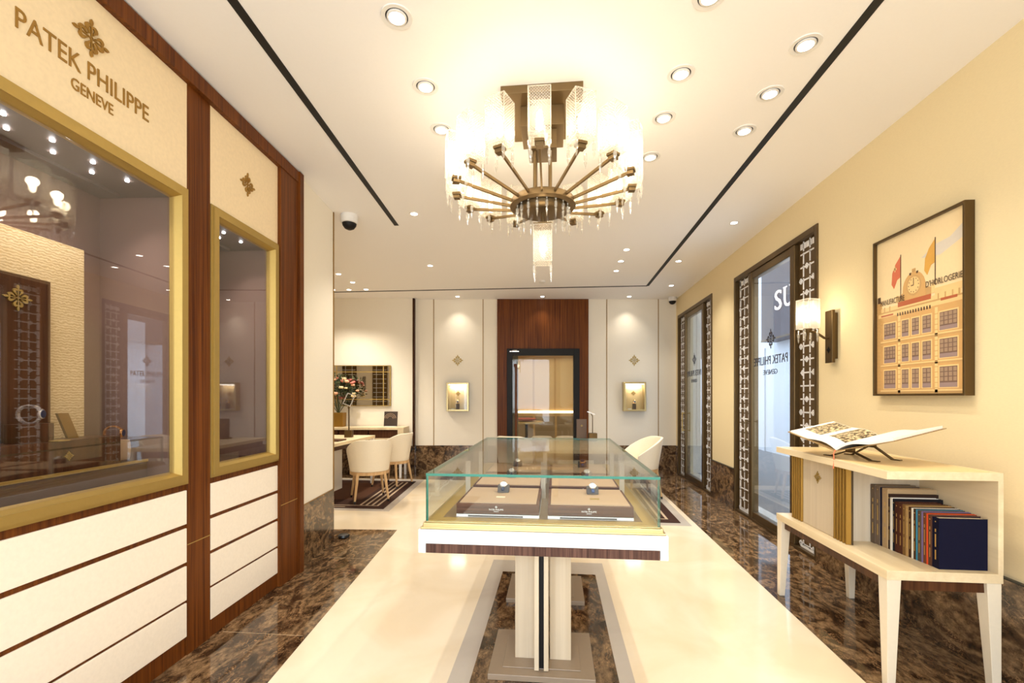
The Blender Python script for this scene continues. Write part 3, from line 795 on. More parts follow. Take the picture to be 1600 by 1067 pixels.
for k in range(16):
    a = -PI/2 + k * 2*PI/16
    ca, sa = math.cos(a), math.sin(a)
    # arm
    MB().sbar((ca*.185, sa*.185, -.568), (ca*(RH - .01), sa*(RH - .01), -.495), .011, .016).build('arm', M['chand'], ch)
    hd = MB().box(-.019, .019, -.019, .019, -.034, -.004).box(-.025, .025, -.025, .025, -.014, .0).build('lamp_holder', M['chand'], ch, bevel=.001)
    hd.location = (ca*RH, sa*RH, -.476); hd.rotation_euler = (0, 0, a + PI/2)
    if sh0 is None:
        sh0 = shade_geo().build('lamp_shade', [M['shade'], M['rim']], hd); sh = sh0
        bl0 = MB().lathe([(.006, 0), (.014, .01), (.017, .05), (.012, .085), (.002, .1)], 14).build('bulb', M['bulb'], hd, smooth=True); bl = bl0
        m = MB(); m.box(-.05, .05, -.05, .05, 0, .010); dp0 = m.build('drip_plate', M['crystal'], hd); dp = dp0
        m = MB(); crystal_mesh(m, 0, 0, 0); cr0 = m.build('crystal', M['crystal'], hd)
        crs = [cr0] + [cr0.copy() for _ in range(3)]
    else:
        sh, bl, dp = sh0.copy(), bl0.copy(), dp0.copy()
        for o in (sh, bl, dp): C.objects.link(o); o.parent = hd
        crs = [cr0.copy() for _ in range(4)]
    for o, (x, y) in zip(crs, ((-.047, -.047), (.047, -.047), (-.047, .047), (.047, .047))):
        if o is not cr0: C.objects.link(o); o.parent = hd
        o.location = (x, y, 0)
    sh.location = (0, 0, .010); bl.location = (0, 0, .05)
    light('POINT', 'lamp_glow', hd, (0, 0, .12), KC, WARM, .03)
for k in range(18):
    a = 2*PI*k/18
    m = MB(); crystal_mesh(m, 0, 0, 0, .10); o = m.build('crystal', M['crystal'], ch); o.location = (math.cos(a)*.158, math.sin(a)*.158, -.583)
m = MB(); m.bar((0, 0, -.6), (0, 0, -.68), .006).box(-.028, .028, -.028, .028, -.695, -.68).box(-.056, .056, -.056, .056, -.701, -.695); m.build('pendant_rod', M['chand'], ch)
m = MB(); w_ = .054; m.box(-w_, w_, -w_, w_, -.925, -.701); m.bm.free(); pd = sh0.copy(); C.objects.link(pd); pd.parent = ch; pd.location = (0, 0, -.925)
pb = bl0.copy(); C.objects.link(pb); pb.parent = ch; pb.location = (0, 0, -.86)
light('POINT', 'pendant_glow', ch, (0, 0, -.80), KC, WARM, .03)
for x in (-.05, .05):
    for y in (-.05, .05): o = cr0.copy(); C.objects.link(o); o.parent = ch; o.location = (x, y, -.925)

# ================================================================== DOWNLIGHTS
def gimbal(x, y, label, group, power=1.0, tilt=0):
    t_ = thing('downlight', label, 'downlight', (x, y, H), 0, group)
    m = MB(); m.lathe([(.0715, 0), (.070, -.005), (.052, -.004), (.050, 0)], 32, close=False); m.build('trim_ring', M['plastic_white'], t_, smooth=True)
    MB().lathe([(.051, -.0005), (.051, -.0015)], 28).build('recess', M['black'], t_)
    g = MB(); g.lathe([(.045, -.002), (.045, -.008), (.036, -.010), (.036, -.006)], 28, close=False); g = g.build('gimbal_ring', M['plastic_white'], t_, smooth=True)
    MB().lathe([(.036, -.004), (.036, -.008)], 24).build('lens', M['lamp'], t_)
    light('SPOT', 'lamp_beam', t_, (0, 0, -.03), KD * power * 2.3, WARM2, .03, 2.0, .9)
def small_dl(x, y, label, group, power=1.0, wall=None):
    t_ = thing('downlight', label, 'downlight', (x, y, H), 0, group)
    m = MB(); m.lathe([(.045, 0), (.043, -.004), (.032, -.003)], 24, close=False); m.build('trim_ring', M['plastic_white'], t_, smooth=True)
    MB().lathe([(.033, -.001), (.033, -.003)], 20).build('lens', M['lamp'], t_)
    light('SPOT', 'lamp_beam', t_, (0, 0, -.03), KD * power * 5.5, WARM2, .02, 1.9 if wall is None else wall[0], .8 if wall is None else wall[1])
G1 = 'large gimbal downlights around the chandelier'; G2 = 'small recessed downlights'
for x, y, lb in ((-.719, 1.993, 'large round downlight, nearest of three on the left of the chandelier'),
                 (-.721, 2.457, 'large round downlight, middle of three on the left of the chandelier'),
                 (-.735, 2.86, 'large round downlight, farthest of three on the left of the chandelier'),
                 (.664, 2.02, 'large round downlight cut by the top edge right of the chandelier'),
                 (.668, 2.491, 'large round downlight, second of the row just right of the chandelier'),
                 (.668, 2.875, 'large round downlight, third of the row just right of the chandelier'),
                 (.680, 3.333, 'large round downlight behind the right edge of the chandelier'),
                 (1.222, 2.342, 'large round downlight, nearest of three beside the right black ceiling slot'),
                 (1.217, 2.702, 'large round downlight, middle of three beside the right black ceiling slot'),
                 (1.221, 3.063, 'large round downlight, farthest of three beside the right black ceiling slot')):
    gimbal(x, y, lb, G1)
for x, y, lb, p in ((-1.331, 4.156, 'small downlight beside the end of the left ceiling slot', 1),
                    (-1.646, 5.818, 'small downlight alone in the middle of the rear ceiling', .8),
                    (.831, 5.408, 'small downlight, nearest of the three in a row behind the chandelier', 1),
                    (.829, 5.86, 'small downlight, middle of the three in a row behind the chandelier', 1),
                    (.83, 6.3, 'small downlight, farthest of the three in a row behind the chandelier', 1),
                    (1.56, 5.93, 'small downlight right of the black slot near its rear corner', .8),
                    (1.766, 4.675, 'small downlight near the right wall above the near street door', .8),
                    (1.791, 7.215, 'small downlight near the right wall above the far street door', .6),
                    (-3.04, 6.089, 'small downlight over the alcove desk, nearest of the cluster', 1.6),
                    (-3.05, 6.551, 'small downlight over the alcove desk, second of the cluster', 1.4),
                    (-3.034, 7.0, 'small downlight over the alcove desk, far right of the cluster', .6),
                    (-3.32, 7.0, 'small downlight over the alcove desk, far middle of the cluster', .5),
                    (-3.578, 6.98, 'small downlight over the alcove desk, far left of the cluster', 1)):
    small_dl(x, y, lb, G2, p)
for u, lb, p in ((985, 'small wall-washing downlight above the right wall emblem', .3), (848, 'small wall-washing downlight above the walnut door surround', .22), (714, 'small wall-washing downlight above the left wall emblem', .3)):
    q = BM @ Vector((xb(u, 7.7), -.22, 0)); small_dl(q.x, q.y, lb, G2, p, (1.75, 1.0))
s = thing('smoke_detector', 'small white smoke detector on the ceiling behind the pendant lamp', 'smoke detector', (-.20, 6.75, H))
MB().lathe([(.05, 0), (.05, -.02), (.035, -.03), (.01, -.03)], 24).build('cover', M['plastic_white'], s, smooth=True)

# security cameras
def dome(x, y, lb, sc=1):
    s = thing('security_camera', lb, 'security camera', (x, y, H))
    MB().lathe([(.078*sc, 0), (.08*sc, -.01), (.078*sc, -.075*sc), (.06*sc, -.082*sc)], 28).build('housing', M['plastic_white'], s, smooth=True)
    m = MB(); m.lathe([(.066*sc, -.078*sc), (.062*sc, -.10*sc), (.045*sc, -.125*sc), (.02*sc, -.138*sc), (.002, -.14*sc)], 24); m.build('dome', M['black_metal'], s, smooth=True)
dome(-1.955, 4.13, 'white and black dome camera on the ceiling by the left pier')
dome(2.02, 8.06, 'small white dome camera in the far right ceiling corner', .9)

# ================================================================== WALL NICHES
def niche(x, z0, z1, lb, lw, ls, flip=1):
    t_ = thing('wall_vitrine', lb, 'display box', (BM @ Vector((x, 0, z0)))[:], BA)
    w_, h = .195, z1 - z0
    m = MB(); f = .03
    for q in ((-w_, -w_ + f, 0, h), (w_ - f, w_, 0, h), (-w_ + f, w_ - f, 0, f), (-w_ + f, w_ - f, h - f, h)): m.box(q[0], q[1], -.12, 0.0, q[2], q[3])
    m.build('frame', M['brass_pale'], t_, bevel=.003)
    m = MB(); m.box(-w_ + f, w_ - f, -.010, -.002, f, h - f); m.build('back_panel', plain('niche_gold', (214, 180, 124), .5), t_)
    m = MB(); m.box(-w_ + f + .01, w_ - f - .01, -.08, -.02, h - f - .012, h - f); m.build('light_strip', M['strip_led'], t_)
    light('AREA', 'strip_glow', t_, (0, -.05, h - f - .02), 1.6 * KF, (1, .93, .86), (.26, .05))
    m = MB(); emblem(m, .09, .003, face_ny((0, -.010, h * .62))); m.build('emblem', M['brass_sat'], t_)
    MB().box(-w_ + f, w_ - f, -.116, -.112, f, h - f).build('glass', M['glass'], t_)
    b = MB().box(-.028, .028, -.028, .028, 0, .10).build('display_block', plain('dark_block', (60, 34, 22), .4), None, bevel=.003)
    b.location = BM @ Vector((x, -.06, z0 + f)); b.rotation_euler = (0, 0, BA); tag(b, ls, 'display block')
    w = watch('wristwatch', lw, M['rose_gold'], M['rose_gold'], R=.034); w.location = BM @ Vector((x, -.06, z0 + f + .1005)); w.rotation_euler = (0, 0, BA)
    w.children[2].data.materials[0] = M['white']
    c = MB().box(-.03, .03, -.01, .01, 0, .012).build('price_card', M['white'], None); c.location = BM @ Vector((x - .085, -.08, z0 + f)); c.rotation_euler = (0, 0, BA)
    tag(c, 'white price card in the wall vitrine %s of the glass door' % ('left' if x < 0 else 'right'), 'card')
M['dial'] = M['dial']
niche(-.953, 1.10, 1.60, 'gold-framed lit wall vitrine left of the glass door', 'gold watch standing in the wall vitrine left of the glass door', 'dark block in the wall vitrine left of the glass door')
niche(2.15, 1.10, 1.61, 'gold-framed lit wall vitrine right of the glass door', 'gold watch standing in the wall vitrine right of the glass door', 'dark block in the wall vitrine right of the glass door')

# ================================================================== SCONCE, PICTURE
sc = thing('wall_sconce', 'bronze wall sconce with cut-glass shade and crystals on the right wall', 'wall lamp', (2.13, 3.67, 1.61))
m = MB(); m.box(-.028, 0, -.03, .062, .03, .38).box(-.05, -.028, -.045, .045, 0, .40); m.build('backplate', M['bronze'], sc, bevel=.002)
m = MB(); emblem(m, .05, .003, face_nx((-.05, 0, .1))); m.build('emblem', M['black_metal'], sc)
SX, SZ = -.20, .255
m = MB(); m.tube([(-.05, 0, .19), (-.08, 0, .19), (-.14, 0, .235), (SX, 0, .245)], .009).lathe([(.004, .17), (.008, .19), (.012, .23), (.03, .252), (.03, .262)], 16, (SX, 0, 0)); m.build('arm', M['bronze'], sc, smooth=True)
o = sh0.copy(); C.objects.link(o); o.parent = sc; o.location = (SX, 0, .262); o.rotation_euler = (0, 0, .35)
o = bl0.copy(); C.objects.link(o); o.parent = sc; o.location = (SX, 0, .31)
for x in (-.045, .045):
    for y in (-.045, .045): o = cr0.copy(); C.objects.link(o); o.parent = sc; o.location = (SX + x, y, .255)
light('POINT', 'sconce_glow', sc, (SX, 0, .38), 4 * KF, WARM, .03)

pf = thing('picture_frame', 'large framed print of a clock-topped building on the right wall', 'picture', (2.13, 2.517, 1.357))
PW, PH = .67, 1.0
m = MB(); f = .012
for q in ((0, f, 0, PH), (PW - f, PW, 0, PH), (f, PW - f, 0, f), (f, PW - f, PH - f, PH)): m.box(-.05, 0, *q)
m.build('frame', M['bronze'], pf, bevel=.001)
cols = {'sky': (236, 212, 166), 'stone': (206, 162, 102), 'shade': (196, 156, 100), 'win': (118, 92, 80), 'pane': (158, 132, 108), 'dark': (84, 62, 44), 'brick': (176, 92, 56), 'flag': (206, 110, 78), 'flagy': (212, 160, 72), 'light': (230, 196, 136), 'cloud': (214, 204, 190), 'balc': (150, 128, 124)}
PM_ = [plain('print_' + k, c, .35, 0, .5) for k, c in cols.items()]; PI_ = {k: i for i, k in enumerate(cols)}
m = MB(); lay = [-.03]
def pr(u0, u1, v0, v1, c, d=0):   # u: left to right as seen (0..1), v: bottom to top (0..1)
    x = -.030 - d * .0004
    y0, y1 = f + (1 - u1) * (PW - 2*f), f + (1 - u0) * (PW - 2*f)
    z0, z1 = f + v0 * (PH - 2*f), f + v1 * (PH - 2*f)
    m.box(x, -.02, y0, y1, z0, z1, PI_[c])
def pp(pts, c, d):
    x = -.030 - d * .0004
    P = [(f + (1 - u) * (PW - 2*f), f + v * (PH - 2*f)) for u, v in pts]; m.prism(P, 'x', x, -.02, PI_[c])
pr(0, 1, 0, 1, 'sky')
pp([(.55, .80), (.75, .78), (1, .84), (1, .92), (.85, .86), (.7, .85)], 'cloud', 1)
pr(0, .07, 0, .60, 'shade', 1); pr(.01, .05, .6, .64, 'dark', 2)
pr(.05, .97, 0, .50, 'stone', 2); pr(.97, 1, 0, .54, 'light', 2)
pr(.02, 1, .50, .525, 'light', 3); pr(0.0, 1, .525, .535, 'shade', 3)
pr(.06, .95, .535, .56, 'light', 3); pr(.70, .96, .56, .60, 'light', 3)
pr(.28, .66, .545, .575, 'brick', 4); pr(.76, .92, .52, .535, 'brick', 4); pr(.06, .22, .505, .515, 'brick', 4)
for i in range(13): pr(.27 + i*.031, .285 + i*.031, .49, .51, 'dark', 4)
arc = [(.34, .575), (.60, .575), (.60, .64)] + [(.47 + .13*math.cos(t_), .64 + .095*math.sin(t_)) for t_ in [k*PI/12 for k in range(0, 13)]] + [(.34, .64)]
pp(arc, 'stone', 3)
pp([(.47 + .085*math.cos(k*PI/12), .655 + .062*math.sin(k*PI/12)) for k in range(24)], 'shade', 4)
pp([(.47 + .07*math.cos(k*PI/12), .655 + .05*math.sin(k*PI/12)) for k in range(24)], 'light', 5)
pr(.466, .474, .655, .695, 'dark', 6); pr(.44, .47, .652, .658, 'dark', 6)
for k in range(12): pr(.466 + .058*math.cos(k*PI/6), .474 + .058*math.cos(k*PI/6), .652 + .041*math.sin(k*PI/6), .658 + .041*math.sin(k*PI/6), 'dark', 6)
pr(.45, .49, .735, .755, 'shade', 4); pr(.42, .44, .72, .735, 'dark', 4); pr(.50, .52, .72, .735, 'dark', 4)
for fu, fv, c in ((.31, .60, 'flag'), (.70, .62, 'flagy')):
    pr(fu, fu + .008, fv, fv + .27, 'dark', 4)
    pp([(fu, fv + .26), (fu - .06, fv + .22), (fu - .10, fv + .17), (fu - .11, fv + .10), (fu - .08, fv + .07), (fu - .04, fv + .12), (fu, fv + .13)], c, 5)
pr(.225, .265, .785, .797, 'light', 6); pr(.239, .251, .773, .809, 'light', 6)
rows_ = [(.355, .455), (.20, .305), (.035, .15)]
for v0, v1 in rows_:
    pr(.05, .97, v0 - .03, v0 - .02, 'shade', 3); pr(.05, .97, v0 - .02, v0 - .012, 'light', 3)
    for u0, u1 in ((.10, .25), (.33, .41), (.45, .53), (.57, .66), (.75, .92)):
        pr(u0 - .012, u1 + .012, v0 - .005, v1 + .008, 'light', 3); pr(u0, u1, v0, v1, 'win', 4)
        n = max(2, int((u1 - u0) / .035))
        for i in range(n):
            for j in range(3): pr(u0 + (u1-u0)*(i + .12)/n, u0 + (u1-u0)*(i + .88)/n, v0 + (v1-v0)*(.30 + .235*j), v0 + (v1-v0)*(.30 + .235*j + .19), 'pane', 5)
        pr(u0, u1, v0, v0 + (v1-v0)*.22, 'balc', 5)
for i in range(24): pr(.0, .07, .02 + i*.024, .023 + i*.024, 'stone', 2)
for u in (.10, .17, .73, .80, .87, .93): pr(u, u + .012, .535, .565, 'shade', 5)
pp([(.26, .575), (.36, .575), (.355, .63), (.31, .615), (.27, .60)], 'shade', 2); pp([(.58, .575), (.70, .575), (.68, .61), (.63, .62), (.59, .63)], 'shade', 2)
pr(.255, .285, .575, .62, 'light', 4); pr(.665, .70, .575, .635, 'light', 4)
for u in (.28, .70):
    pr(u, u + .03, 0, .49, 'light', 3)
    for i in range(16): pr(u, u + .03, i*.03, i*.03 + .004, 'shade', 4)
m.build('print', PM_, pf)
m = MB()
def pic_text(s_, u, v, wd, ht, depth=.0006):
    write(m, s_, wd, ht, depth, face_nx((-.0335, f + (1 - u) * (PW - 2*f), f + v * (PH - 2*f))))
pic_text('MANUFACTURE', .21, .595, .20, .035); pic_text("D'HORLOGERIE", .79, .635, .235, .035)
m.build('lettering', PM_[PI_['dark']], pf)

# ================================================================== CONSOLE WITH BOOKS
co = thing('console_shelf', 'cream console shelf with gold flutes and walnut apron on tapered legs', 'console', (1.51, 2.22, 0))
m = MB(); CX, CY = .485, 1.04
m.box(0, CX, 0, CY, .972, 1.008).box(0.03, CX - .03, .03, CY - .03, 1.008, 1.0095, 1); m.build('top', [M['cream_wood'], plain('top_inset', (236, 206, 150), .3)], co, bevel=.002)
MB().box(0, CX, 0, CY, .512, .555).build('lower_shelf', M['cream_wood'], co, bevel=.002)
m = MB(); m.box(CX - .022, CX, 0, CY, .555, .972); m.build('back_panel', M['cream_wood'], co)
m = MB(); m.box(.075, CX - .022, .44, .46, .555, .972).box(.068, CX - .022, .93, .95, .555, .972).box(.068, .085, .46, .93, .555, .972); m.build('cupboard', M['cream_wood_z'], co)
m = MB(); m.box(.056, .068, .49, .81, .557, .970); d = m.build('door', M['cream_wood_z'], co, bevel=.001)
m = MB(); emblem(m, .075, .003, face_nx((.056, .65, .868))); m.build('emblem', M['brass'], d)
for a, b in ((.36, .49), (.81, .94)):
    m = MB(); n = 5; p = (b - a) / n
    for i in range(n): m.prism([(.046, a + p*i + .009), (.046, a + p*(i+1) - .009), (.072, a + p*(i+1) - .001), (.072, a + p*i + .001)], 'z', .556, .971)
    m.box(.068, .078, a, b, .556, .971, 1); m.build('fluted_pilaster', [M['brass_sat'], plain('flute_groove', (66, 48, 20), .6)], co, bevel=.001)
m = MB(); m.box(.025, .045, .06, CY - .06, .462, .512).box(CX - .045, CX - .025, .06, CY - .06, .462, .512).box(.06, CX - .06, .02, .04, .462, .512).box(.06, CX - .06, CY - .04, CY - .02, .462, .512)
m.build('apron', M['wood_dark'], co)
for lx in (0, 1):
    for ly in (0, 1):
        x0, x1 = (.004, .064) if lx == 0 else (CX - .064, CX - .004); y0, y1 = (.004, .064) if ly == 0 else (CY - .064, CY - .004)
        bx = (x0, x0 + .034) if lx == 0 else (x1 - .034, x1); by = (y0, y0 + .034) if ly == 0 else (y1 - .034, y1)
        MB().frustum((bx[0], bx[1], by[0], by[1], .0015), (x0, x1, y0, y1, .512)).build('leg', M['leg_cream'], co, bevel=.002)

# books, far to near; (thickness, height, depth, colour, page-top?, label)
B = [(.030, .33, .20, (104, 88, 74), 'taupe hardback at the far left end of the console books'),
     (.026, .33, .20, (118, 100, 84), 'grey-brown hardback, second from the far end of the console books'),
     (.012, .325, .19, (24, 26, 44), 'thin black slipcase between taupe and tan volumes on the console'),
     (.034, .325, .30, (178, 150, 112), 'large tan volume standing taller than the row on the console'),
     (.010, .30, .24, (52, 34, 24), 'thin dark brown book just right of the large tan volume'),
     (.014, .283, .22, (232, 226, 214), 'white book between the dark and black books on the console'),
     (.012, .28, .23, (22, 20, 26), 'black thin book behind the brown pair on the console'),
     (.020, .268, .20, (72, 36, 22), 'dark brown book with gold dots, left of a pair on the console'),
     (.020, .266, .20, (78, 42, 26), 'dark brown book with gold dots, right of a pair on the console'),
     (.016, .264, .21, (124, 92, 52), 'olive-brown book right of the dark brown pair'),
     (.014, .262, .21, (176, 142, 92), 'tan book left of the dark gold-lettered volume'),
     (.014, .26, .21, (66, 40, 20), 'dark gold-lettered book next to a white spine'),
     (.010, .258, .21, (236, 230, 214), 'thin white-spined book in the middle of the console row'),
     (.012, .257, .21, (70, 46, 24), 'narrow brown book between white and blue spines'),
     (.008, .256, .21, (60, 140, 170), 'thin light blue book on the console'),
     (.018, .255, .21, (88, 74, 60), 'grey book with gold lettering right of the light blue one'),
     (.008, .254, .21, (120, 104, 150), 'thin mauve book on the console'),
     (.015, .252, .21, (110, 66, 40), 'russet book between mauve and orange spines'),
     (.008, .251, .21, (220, 80, 40), 'thin orange-red book on the console'),
     (.018, .249, .21, (92, 60, 44), 'brown book with gold lettering right of the orange one'),
     (.034, .245, .205, (6, 7, 36), 'thick navy blue book closing the near end of the row')]
tot = sum(b[0] for b in B); y = 2.655; sc_b = .395 / tot
gold = plain('gold_foil', (206, 168, 92), .4, .6)
for i, (th, h, dp, c, lb) in enumerate(B):
    th *= sc_b; h *= .96
    x0 = 1.722 + (2.655 - y) / .395 * .042
    dp = min(dp, 1.968 - x0)
    t_ = thing('book', lb, 'book', (x0, y - th, .555), 0, 'books in the open end of the console')
    bw = .0012
    m = MB(); m.box(0, .004, 0, th - .0004, 0, h).box(.004, dp, 0, bw, 0, h).box(.004, dp, th - .0004 - bw, th - .0004, 0, h)
    m.build('cover', plain('book_cloth_%d' % i, c, .8, 0, .2), t_)
    MB().box(.004, dp - .004, bw, th - .0004 - bw, .003, h - .004).build('pages', M['ivory'], t_)
    if c in ((24, 26, 44), (232, 226, 214), (236, 230, 214), (60, 140, 170), (120, 104, 150), (220, 80, 40)) or th < .011: y -= th; continue
    m = MB()
    for z0, z1 in ((.10, .16), (.17, .185), (.04, .085)): m.box(-.0006, 0, th * .42, th * .58, z0 * h / .24, z1 * h / .24)
    m.lathe([(.003, -.0006), (.003, 0)], 8, (0, th * .5, h - .02), axis='x')
    m.build('spine_print', gold, t_)
    y -= th

# open book on its stand
BR = .38
BPOS = Vector((1.525, 2.63, 1.008))
bk = thing('open_book', 'large open illustrated book lying on a metal stand on the console', 'book', BPOS[:], BR)
def zbk(x, s): return .055 + .055 * x / .36 + .075 * min(s / .27, 1.1)
def slab(m, sgn, off, thick, L=.30, x0=0, x1=.36, curve=.0, mi=0):
    N = 10; top, bot = [], []
    for i in range(N + 1):
        s_ = L * i / N; e = off + curve * math.sin(PI * min(1, s_ / L * 1.6)) * (1 - s_ / L)
        for arr, dz in ((top, e + thick), (bot, e)):
            arr.append([m.bm.verts.new(m.T @ Vector((x, sgn * s_, zbk(x, s_) + dz))) for x in (x0, x1)])
    for i in range(N):
        for arr in (top, bot): f_ = m.bm.faces.new((arr[i][0], arr[i+1][0], arr[i+1][1], arr[i][1])); f_.material_index = mi
        for e_ in (0, 1): m.bm.faces.new((top[i][e_], top[i+1][e_], bot[i+1][e_], bot[i][e_])).material_index = mi
    for i in (0, N): m.bm.faces.new((top[i][0], top[i][1], bot[i][1], bot[i][0])).material_index = mi
m = MB(); slab(m, 1, -.012, .004); slab(m, -1, -.012, .004); m.build('cover', plain('book_board', (150, 120, 76), .5), bk)
m = MB(); slab(m, 1, -.008, .007, .288, .008, .352, .026); slab(m, -1, -.008, .015, .288, .008, .352, .028); m.build('pages', plain('page_paper', (250, 244, 232), .5), bk, smooth=True)
t = NT('page_photo'); b_ = t.bsdf(None, .4)
n_ = t.n('ShaderNodeTexNoise', i_Scale=1.0, i_Detail=4.0, i_Roughness=.7); t.l(t.coord((40, 90, 40)), n_.inputs['Vector'])
t.l(t.ramp(n_.outputs[0], [(.42, lin((60, 50, 38))), (.5, lin((150, 132, 100))), (.58, lin((226, 206, 164)))]), b_.inputs['Base Color'])
m = MB(); slab(m, 1, .0002, .0006, .27, .10, .345, .026); m.build('page_picture', t.m, bk)
m = MB(); m.tube([(-.0, 0, .05), (-.012, .0, .03), (-.016, -.006, -.02), (-.02, -.004, -.05)], .003); rb = m.build('ribbon', plain('ribbon_orange', (224, 120, 80), .6), bk)
st = thing('book_stand', 'dark bronze folding stand holding the open book on the console', 'book stand', BPOS[:], BR)
m = MB()
for x in (.11, .27):
    z0 = zbk(x, 0) - .016
    m.box(x - .014, x + .014, -.018, .018, z0 - .022, z0 + .002)
    for sg in (1, -1):
        m.sbar((x, sg*.015, z0 - .016), (x + .0, sg*.11, .003), .022, .005)
        m.sbar((x, sg*.11, .0035), (x, sg*.15, .0035), .022, .005)
        m.sbar((x, sg*.01, zbk(x, 0) - .016), (x, sg*.2, zbk(x, .2) - .016), .022, .004)
m.build('x', M['bronze'], st).name = 'stand_frame'

# ================================================================== ALCOVE: RUG, DESK, CHAIRS, SIDEBOARD
def rug(name, label, x0, x1, y0, y1, skew):
    """stripes follow the near and right edges"""
    r_ = thing(name, label, 'rug', (0, 0, 0))
    def P(x, y): return (x + skew * (y - y0), y)
    m = MB()
    m.prism([P(x0, y0), P(x1, y0), P(x1, y1), P(x0, y1)], 'z', .0015, .007, 0)
    for k in range(4):
        o_ = .10 + k * .075
        m.prism([P(x1 - o_ - .028, y0 + .12), P(x1 - o_, y0 + .12), P(x1 - o_, y1 - .1), P(x1 - o_ - .028, y1 - .1)], 'z', .007, .0075, 1)
    m.prism([P(x0, y0 + .04), P(x1 - .5, y0 + .04), P(x1 - .5, y0 + .06), P(x0, y0 + .06)], 'z', .007, .0075, 1)
    m.prism([P(x0, y0 + .12), P(x1 - .12, y0 + .12), P(x1 - .12, y0 + .14), P(x0, y0 + .14)], 'z', .007, .0075, 1)
    m.prism([P(x0, y0 + .42), P(x1 - .42, y0 + .42), P(x1 - .42, y1 - .2), P(x0, y1 - .2)], 'z', .007, .0074, 2)
    m.build('pile', [M['rug_dark'], M['rug_stripe'], M['rug']], r_)
    return r_
m = MB(); m.prism([(-1.955, 5.15), (-2.125, 7.18), (-4.7, 7.1), (-4.7, 5.15)], 'z', 0, .0014); struct('floor', m, M['grey_stone'])
m = MB(); m.prism([(1.42, 4.87), (1.455, 6.9), (-1.05, 6.9), (-1.05, 4.87)], 'z', 0, .0014); struct('floor', m, M['grey_stone'])
rug('area_rug', 'brown striped rug under the alcove desk and cream chairs', -4.6, -2.06, 5.25, 7.0, -.085)
rug('area_rug', 'brown striped rug beyond the glass counter, right side', -.95, 1.33, 4.97, 6.8, .017)
def desk(label, x0, x1, y0, y1):
    d = thing('desk', label, 'desk', ((x0 + x1)/2, (y0 + y1)/2, .0075)); hx, hy = (x1 - x0)/2, (y1 - y0)/2
    MB().box(-hx, hx, -hy, hy, .70, .7425).build('desk_top', M['cream_wood'], d, bevel=.003)
    MB().box(-hx + .03, hx - .12, -hy + .05, hy - .05, .62, .70).build('drawer_box', M['wood_dark'], d)
    MB().box(-hx + .15, hx - .32, -hy + .12, hy - .45, 0, .62).build('pedestal', M['wall'], d, bevel=.003)
    for sy in (-1, 1):
        m = MB(); m.frustum((hx - .055, hx - .02, sy*(hy - .04) - .018, sy*(hy - .04) + .018, 0), (hx - .06, hx - .01, sy*(hy - .035) - .025, sy*(hy - .035) + .025, .70)); m.build('leg', M['case_white'], d)
    return d
desk('cream desk in the alcove left of the pier', -3.65, -2.81, 5.45, 6.83)
desk('cream desk beyond the glass counter, before the glass door', -.12, .76, 5.15, 6.55)

def chair(x, y, rz, label, z=.0078):
    """faces local +y"""
    c = thing('armchair', label, 'chair', (x, y, z), rz, 'cream tub armchairs')
    # shell
    m = MB(); N, K = 28, 8; ph = math.radians(118)
    grid_o, grid_i = [], []
    for i in range(N + 1):
        a = -ph + 2*ph*i/N; q = abs(a) / ph
        ztop = .80 - .23 * max(0, (q - .25) / .75) ** 1.5; zbot = .385
        co_, ci_ = [], []
        for k in range(K + 1):
            t_ = k / K; zz = zbot + (ztop - zbot) * t_
            R_o = .245 + .045 * t_; th_ = .045 - .012 * t_
            for arr, R_ in ((co_, R_o), (ci_, R_o - th_)):
                arr.append(m.bm.verts.new((math.sin(a) * R_, -math.cos(a) * R_ * 1.0 + .0 - .03 * t_ * (1 - q), zz)))
        grid_o.append(co_); grid_i.append(ci_)
    for i in range(N):
        for k in range(K):
            m.bm.faces.new((grid_o[i][k], grid_o[i+1][k], grid_o[i+1][k+1], grid_o[i][k+1])); m.bm.faces.new((grid_i[i][k], grid_i[i][k+1], grid_i[i+1][k+1], grid_i[i+1][k]))
        m.bm.faces.new((grid_o[i][K], grid_o[i+1][K], grid_i[i+1][K], grid_i[i][K])); m.bm.faces.new((grid_o[i][0], grid_i[i][0], grid_i[i+1][0], grid_o[i+1][0]))
    for i in (0, N):
        for k in range(K): m.bm.faces.new((grid_o[i][k], grid_o[i][k+1], grid_i[i][k+1], grid_i[i][k]))
    m.build('backrest', M['leather'], c, smooth='all', bevel=.008, seg=3)
    m = MB(); m.lathe([(.215, .385), (.222, .40), (.222, .445), (.20, .465), (.02, .47)], 28, (0, .01, 0)); m.build('seat', M['leather'], c, smooth='all')
    m = MB(); m.lathe([(.18, .345), (.247, .345), (.25, .385), (.18, .385)], 32); m.build('seat_frame', M['leg_wood'], c, smooth=True)
    for sx in (-1, 1):
        for sy in (-1, 1):
            l = MB().bar((sx*.165, sy*.165, .365), (sx*.205, sy*.215, .03), .021, .013, 12).build('leg', M['leg_wood'], c, smooth=True)
            MB().bar((sx*.205, sy*.215, .03), (sx*.208, sy*.219, 0), .0135, .012, 12).build('foot_cap', M['black'], l)
    return c
c1 = chair(-2.43, 5.72, math.radians(30), 'cream tub armchair with its back to us, nearer of two at the alcove desk')
def chair_dup(x, y, rz, lb): return dup(c1, (x, y, .0078), rz, lb)
chair_dup(-2.47, 6.66, math.radians(76), 'cream tub armchair, farther of two at the alcove desk')
chair_dup(1.13, 6.25, math.radians(104), 'cream tub armchair right of the desk behind the glass counter')
chair_dup(-.57, 6.45, math.radians(-14), 'cream tub armchair behind the far left end of the glass counter')

